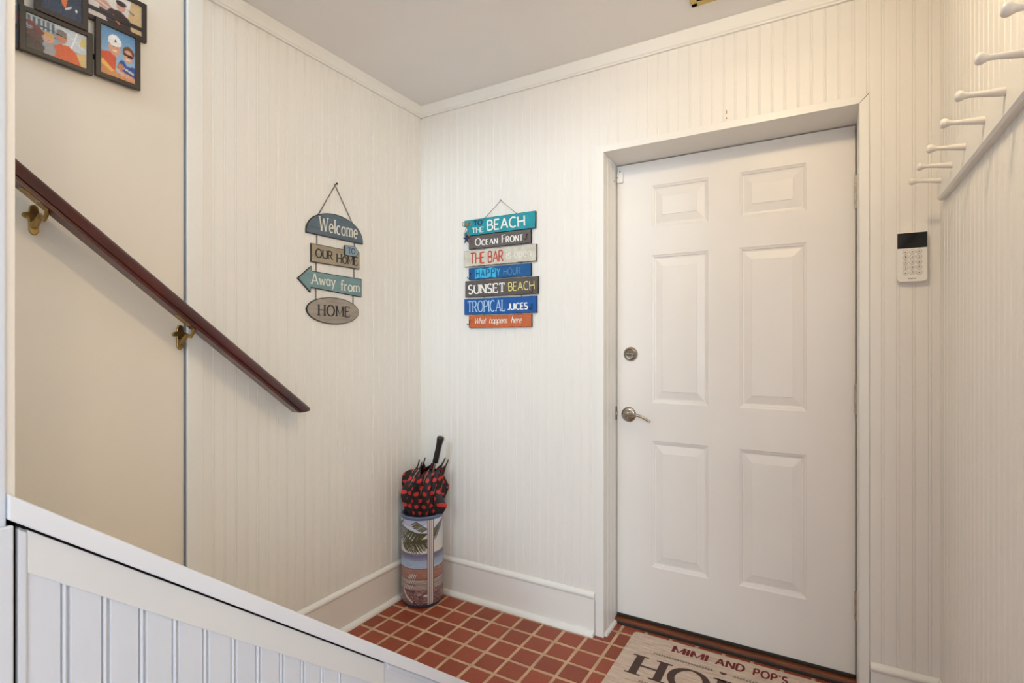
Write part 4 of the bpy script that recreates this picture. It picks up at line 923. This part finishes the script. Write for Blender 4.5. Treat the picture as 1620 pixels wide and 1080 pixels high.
for k, col in enumerate([(96, 90, 94), (214, 210, 210), (170, 164, 166), (120, 112, 116), (206, 200, 200), (150, 142, 146), (214, 210, 208), (100, 94, 98)]):
    a, b = pa + (pb - pa) * k / 8, pa + (pb - pa) * (k + 1) / 8
    cv.poly([(a, 0), (b, 0), (b, 1), (a, 1)], col)
sl_ = (206, 192, 186)
for k in range(5):
    cv.line([(U(232 + 14 * k) , V(628 + abs(k - 2) * 6)), (U(182 + 15 * k), V(790))], .0125, (84, 58, 58), ASP)
    cv.line([(U(232 + 14 * k), V(628 + abs(k - 2) * 6)), (U(182 + 15 * k), V(790))], .0080, sl_, ASP)
for yk in (690, 742): cv.line([(U(190), V(yk)), (U(280), V(yk - 4))], .006, (120, 92, 90), ASP)
cv.line([(U(175), V(800)), (U(270), V(806))], .012, (96, 66, 66), ASP); cv.line([(U(176), V(800)), (U(205), V(870)), (U(250), V(905))], .012, (222, 212, 206), ASP)
cv.ell(U(375), V(848), .016, .012, (226, 206, 200)); cv.ell(U(325), V(832), .012, .006, (216, 200, 194))
cv.line([(U(512), V(580)), (U(526), V(608)), (U(536), V(578))], .004, (60, 56, 66), ASP)
z0_, z1_ = .017, uh - .014
def stand_pt(u, v):
    a = front + (u - .5) * 2 * PI; r = ur * (1 - .06 * max(0, (.04 - v) / .04) ** 2)
    return (ucx + r * math.cos(a), ucy + r * math.sin(a), z0_ + (z1_ - z0_) * v)
cv.mesh('painted_body', stand_pt, attr_mat('glazed_beach_painting', .3, .3), us, uo)
MB().lathe([(.0, .004), (.082, .003), (.088, 0), (.0915, .003), (.0935, .012), (.094, .020), (.08, .020)], uo, (0, 0, 1), 64).build('base_ring', M_BASEG, us, uo, smooth=40)
MB().lathe([(ur - .001, uh - .018), (ur + .0015, uh - .014), (ur + .001, uh - .005), (ur - .004, uh), (ur - .010, uh - .001), (ur - .014, uh - .006), (ur - .014, .02), (0, .02)], uo, (0, 0, 1), 64).build('rim', M_RIM, us, uo, smooth=40)

# ---- polka dot umbrella standing handle up in the stand
M_CLOTH = bpy.data.materials.new('polka_dot_cloth'); M_CLOTH.use_nodes = True
nt = M_CLOTH.node_tree; N = nt.nodes; Lk = nt.links; bs_ = N['Principled BSDF']; bs_.inputs['Roughness'].default_value = .55
uvn = N.new('ShaderNodeUVMap'); uvn.uv_map = 'UVMap'
def mth(op, a, b=None):
    n_ = N.new('ShaderNodeMath'); n_.operation = op
    for i, q in enumerate((a, b)):
        if q is None: continue
        if isinstance(q, (int, float)): n_.inputs[i].default_value = q
        else: Lk.new(q, n_.inputs[i])
    return n_.outputs[0]
sep = N.new('ShaderNodeSeparateXYZ'); Lk.new(uvn.outputs[0], sep.inputs[0])
row = mth('FLOOR', sep.outputs[1]); off = mth('MULTIPLY', mth('MODULO', row, 2), .5)
dx = mth('SUBTRACT', mth('FRACT', mth('ADD', sep.outputs[0], off)), .5); dy = mth('SUBTRACT', mth('FRACT', sep.outputs[1]), .5)
dx = mth('MULTIPLY', dx, .042); dy = mth('MULTIPLY', dy, .031)
dist = mth('SQRT', mth('ADD', mth('MULTIPLY', dx, dx), mth('MULTIPLY', dy, dy)))
dot = mth('LESS_THAN', dist, .0102)
mx = N.new('ShaderNodeMix'); mx.data_type = 'RGBA'; Lk.new(dot, mx.inputs['Factor'])
mx.inputs[6].default_value = (*lin((30, 22, 24)), 1); mx.inputs[7].default_value = (*lin((196, 50, 48)), 1); Lk.new(mx.outputs[2], bs_.inputs['Base Color'])
Rv = Vector((math.cos(YAW), math.sin(YAW), 0)); Bv = Vector((-math.sin(YAW), math.cos(YAW), 0)); Zv = Vector((0, 0, 1))
um0 = Vector((ucx, ucy, .022)) - Rv * .080
A_ = (Rv * .220 + Zv).normalized()
um = thing('umbrella', tuple(um0), 'black umbrella with red polka dots standing handle up in the stand', 'umbrella'); umo = tuple(um0)
def um_pt(h, r=0, a=0): return um0 + A_ * h + (Rv * math.cos(a) + Bv * math.sin(a)) * r
NSEG, NR = 160, 34; ribs = [i * PI / 4 for i in range(8)]
FOLD = [(.138, .545), (.100, .55), (.100, .56), (.140, .585), (.108, .53), (.112, .57), (.118, .52), (.140, .480)]   # reach and height of each fold between two ribs
cen = lambda z: np.interp(z, [.28, .44, .56, .62, .67, .70], [-.004, 0, .006, .024, .052, .060])
rib_r = lambda z: np.interp(z, [.28, .44, .50, .57, .62, .665, .70], [.050, .078, .088, .090, .082, .070, .066])
def canopy_pt(z, r, a): return Vector((ucx, ucy, z)) + Rv * (cen(z) + r * math.cos(a)) + Bv * (r * math.sin(a))
Vv = []; uvs = []; Ff = []
for j in range(NR + 1):
    t = j / NR
    for k in range(NSEG):
        a = 2 * PI * k / NSEG; idx = int(a / (PI / 4)) % 8; ph = (a % (PI / 4)) / (PI / 4); tri = 1 - abs(2 * ph - 1)
        z = .29 + (.668 - (.040 if idx % 2 else .030) * tri ** .7 - .29) * t
        R0 = rib_r(z); pk, zp = FOLD[idx]
        fall = max(0, 1 - (abs(z - zp) / (.075 if z > zp else .105)) ** 1.0)
        reach = pk - cen(z) * math.cos((idx + .5) * PI / 4)
        r = R0 * (1 - .15 * math.sin(PI * tri) * (1 - .5 * tri)) + max(0, reach - R0) * fall * tri ** 2.6
        r -= .010 * tri * np.interp(z, [.60, .66], [0, 1]); r = min(r, .088) if z < uh else r
        r *= 1 + .018 * math.sin(23 * a + 12 * z)
        Vv.append(canopy_pt(z, r, a)); uvs.append((a * 14 / (2 * PI), z / .031))
for j in range(NR):
    for k in range(NSEG): Ff.append((j * NSEG + k, j * NSEG + (k + 1) % NSEG, (j + 1) * NSEG + (k + 1) % NSEG, (j + 1) * NSEG + k))
me = bpy.data.meshes.new('canopy'); me.from_pydata([tuple(v - um0) for v in Vv], [], Ff); me.materials.append(M_CLOTH)
ul = me.uv_layers.new(name='UVMap')
for pl in me.polygons:
    wrap = pl.vertices[0] % NSEG == NSEG - 1
    for li, vi in zip(pl.loop_indices, pl.vertices):
        u, v = uvs[vi]
        if wrap and vi % NSEG == 0: u += 14
        ul.data[li].uv = (u, v)
me.shade_smooth(); me.set_sharp_from_angle(angle=math.radians(45))
ob = bpy.data.objects.new('canopy', me); COL.objects.link(ob); ob.parent = um
sm = ob.modifiers.new('thickness', 'SOLIDIFY'); sm.thickness = .0008
for a in ribs:
    MB().tube([tuple(canopy_pt(z, rib_r(z) - .002, a)) for z in (.45, .52, .58, .63, .668)], .0014, 6).build('rib', M_STEEL, um, umo)
    MB().tube([tuple(canopy_pt(z, r, a)) for z, r in ((.655, .0705), (.664, .069), (.684, .071), (.690, .0715))], [.0022, .0034, .0032, .0016], 8).build('rib_tip', M_BLACK, um, umo, smooth=60)
MB().tube([um_pt(0), um_pt(.70)], .0048, 12).build('shaft', M_STEEL, um, umo, smooth=60)
MB().tube([um_pt(0), um_pt(.05)], [.003, .006], 12).build('tip', M_BLACK, um, umo, smooth=60)
MB().lathe([(0, .668), (.0125, .668), (.0145, .672), (.0145, .70), (.0138, .74), (.0150, .765), (.0178, .785), (.0182, .792), (.0150, .799), (.008, .802), (0, .8025)], um0, tuple(A_), 24).build('handle', M_BLACK, um, umo, smooth=40)
MB().lathe([(.0095, .52), (.0095, .58), (.007, .60)], um0, tuple(A_), 16).build('runner', M_BLACK, um, umo, smooth=40)

# ---- doormat
mX0, mX1, mY1 = -0.708, 0.055, 2.276; mY0 = mY1 - .46
mo = ((mX0 + mX1) / 2, (mY0 + mY1) / 2, 0)
dm_ = thing('doormat', mo, 'beige wood-look doormat with printed lettering in front of the door', 'doormat')
M_MAT = bpy.data.materials.new('printed_board_mat'); M_MAT.use_nodes = True
nt = M_MAT.node_tree; N = nt.nodes; Lk = nt.links; b_ = N['Principled BSDF']; b_.inputs['Roughness'].default_value = .85
tc = N.new('ShaderNodeTexCoord'); mp = N.new('ShaderNodeMapping'); mp.inputs['Scale'].default_value = (3, 26, 1); Lk.new(tc.outputs['Object'], mp.inputs[0])
nz = N.new('ShaderNodeTexNoise'); nz.inputs['Scale'].default_value = 4; nz.inputs['Detail'].default_value = 8; nz.inputs['Roughness'].default_value = .65; Lk.new(mp.outputs[0], nz.inputs['Vector'])
rp = N.new('ShaderNodeValToRGB'); Lk.new(nz.outputs['Fac'], rp.inputs[0])
for p_, c_ in ((.28, (168, 146, 128)), (.48, (204, 184, 168)), (.72, (220, 206, 194))):
    e = rp.color_ramp.elements.new(p_); e.color = (*lin(c_), 1)
rp.color_ramp.elements.remove(rp.color_ramp.elements[0]); rp.color_ramp.elements.remove(rp.color_ramp.elements[-1])
Lk.new(rp.outputs[0], b_.inputs['Base Color'])
FZ = Frame((0, 0, 0), (1, 0, 0), (0, 1, 0))
mb = MB(); FZ.plate(mb, rrect(mX0, mX1, mY0, mY1, .022), .0005, .0062); mt = mb.build('mat_body', M_MAT, dm_, mo, bevel=.001)
M_MR = mat('maroon_print', (112, 34, 34), .85, var=.05); M_MB = mat('dark_brown_print', (78, 58, 54), .85, var=.05); M_MG = mat('grey_print', (134, 116, 104), .85, var=.05)
mk = dict(wv=.25, wh=.2, gap=.3)
for txt, a, b in (('MIMI', -.527, -.398), ('AND', -.362, -.262), ("POP'S", -.226, -.112)):
    lettering(FZ, txt, a, b, 2.199, 2.2445, .0066, M_MR, mt, mo, **mk)
lettering(FZ, 'H', -.628, -.535, 1.974, 2.108, .0066, M_MB, mt, mo, wv=.24, wh=.08, serif=.20)
lettering(FZ, 'O', -.495, -.368, 1.974, 2.108, .0066, M_MB, mt, mo, wv=.2, wh=.07)
lettering(FZ, 'U', -.322, -.225, 1.974, 2.108, .0066, M_MB, mt, mo, wv=.22, wh=.08, serif=.18)
lettering(FZ, 'S', -.180, -.105, 1.974, 2.108, .0066, M_MB, mt, mo, wv=.22, wh=.08)
lettering(FZ, 'E', -.055, .020, 1.974, 2.108, .0066, M_MB, mt, mo, wv=.24, wh=.08, serif=.12)
cxm = (mX0 + mX1) / 2
for yrow in (2.150, 1.945):
    hp = [(cxm + .013 * math.sin(t) ** 3, yrow + .0085 * (math.cos(t) - .35 * math.cos(2 * t) - .15 * math.cos(3 * t) - .05)) for t in [2 * PI * k / 28 for k in range(28)]]
    mb = MB(); mb.add(FZ.poly(hp, .0067), [tuple(range(28))]); mb.build('heart_print', M_MB, mt, mo)
    for s in (-1, 1):
        lb = MB(); x0, x1 = cxm + s * .032, cxm + s * .262
        lb.add(FZ.poly([(x0, yrow - .0008), (x1, yrow - .0008), (x1, yrow + .0008), (x0, yrow + .0008)], .00665), [(0, 1, 2, 3)])
        for k in range(22):
            xk = x0 + (x1 - x0) * (k + .5) / 22
            for v in (-1, 1):
                d = Vector((s * .8, v * .62)); nn = Vector((-d.y, d.x)); l, w = .0125, .0024
                q = [Vector((xk, yrow)), Vector((xk, yrow)) + d * l * .5 + nn * w, Vector((xk, yrow)) + d * l, Vector((xk, yrow)) + d * l * .5 - nn * w]
                lb.add(FZ.poly([tuple(e) for e in q], .0067), [(0, 1, 2, 3)])
        lb.build('leaf_print', M_MG, mt, mo)
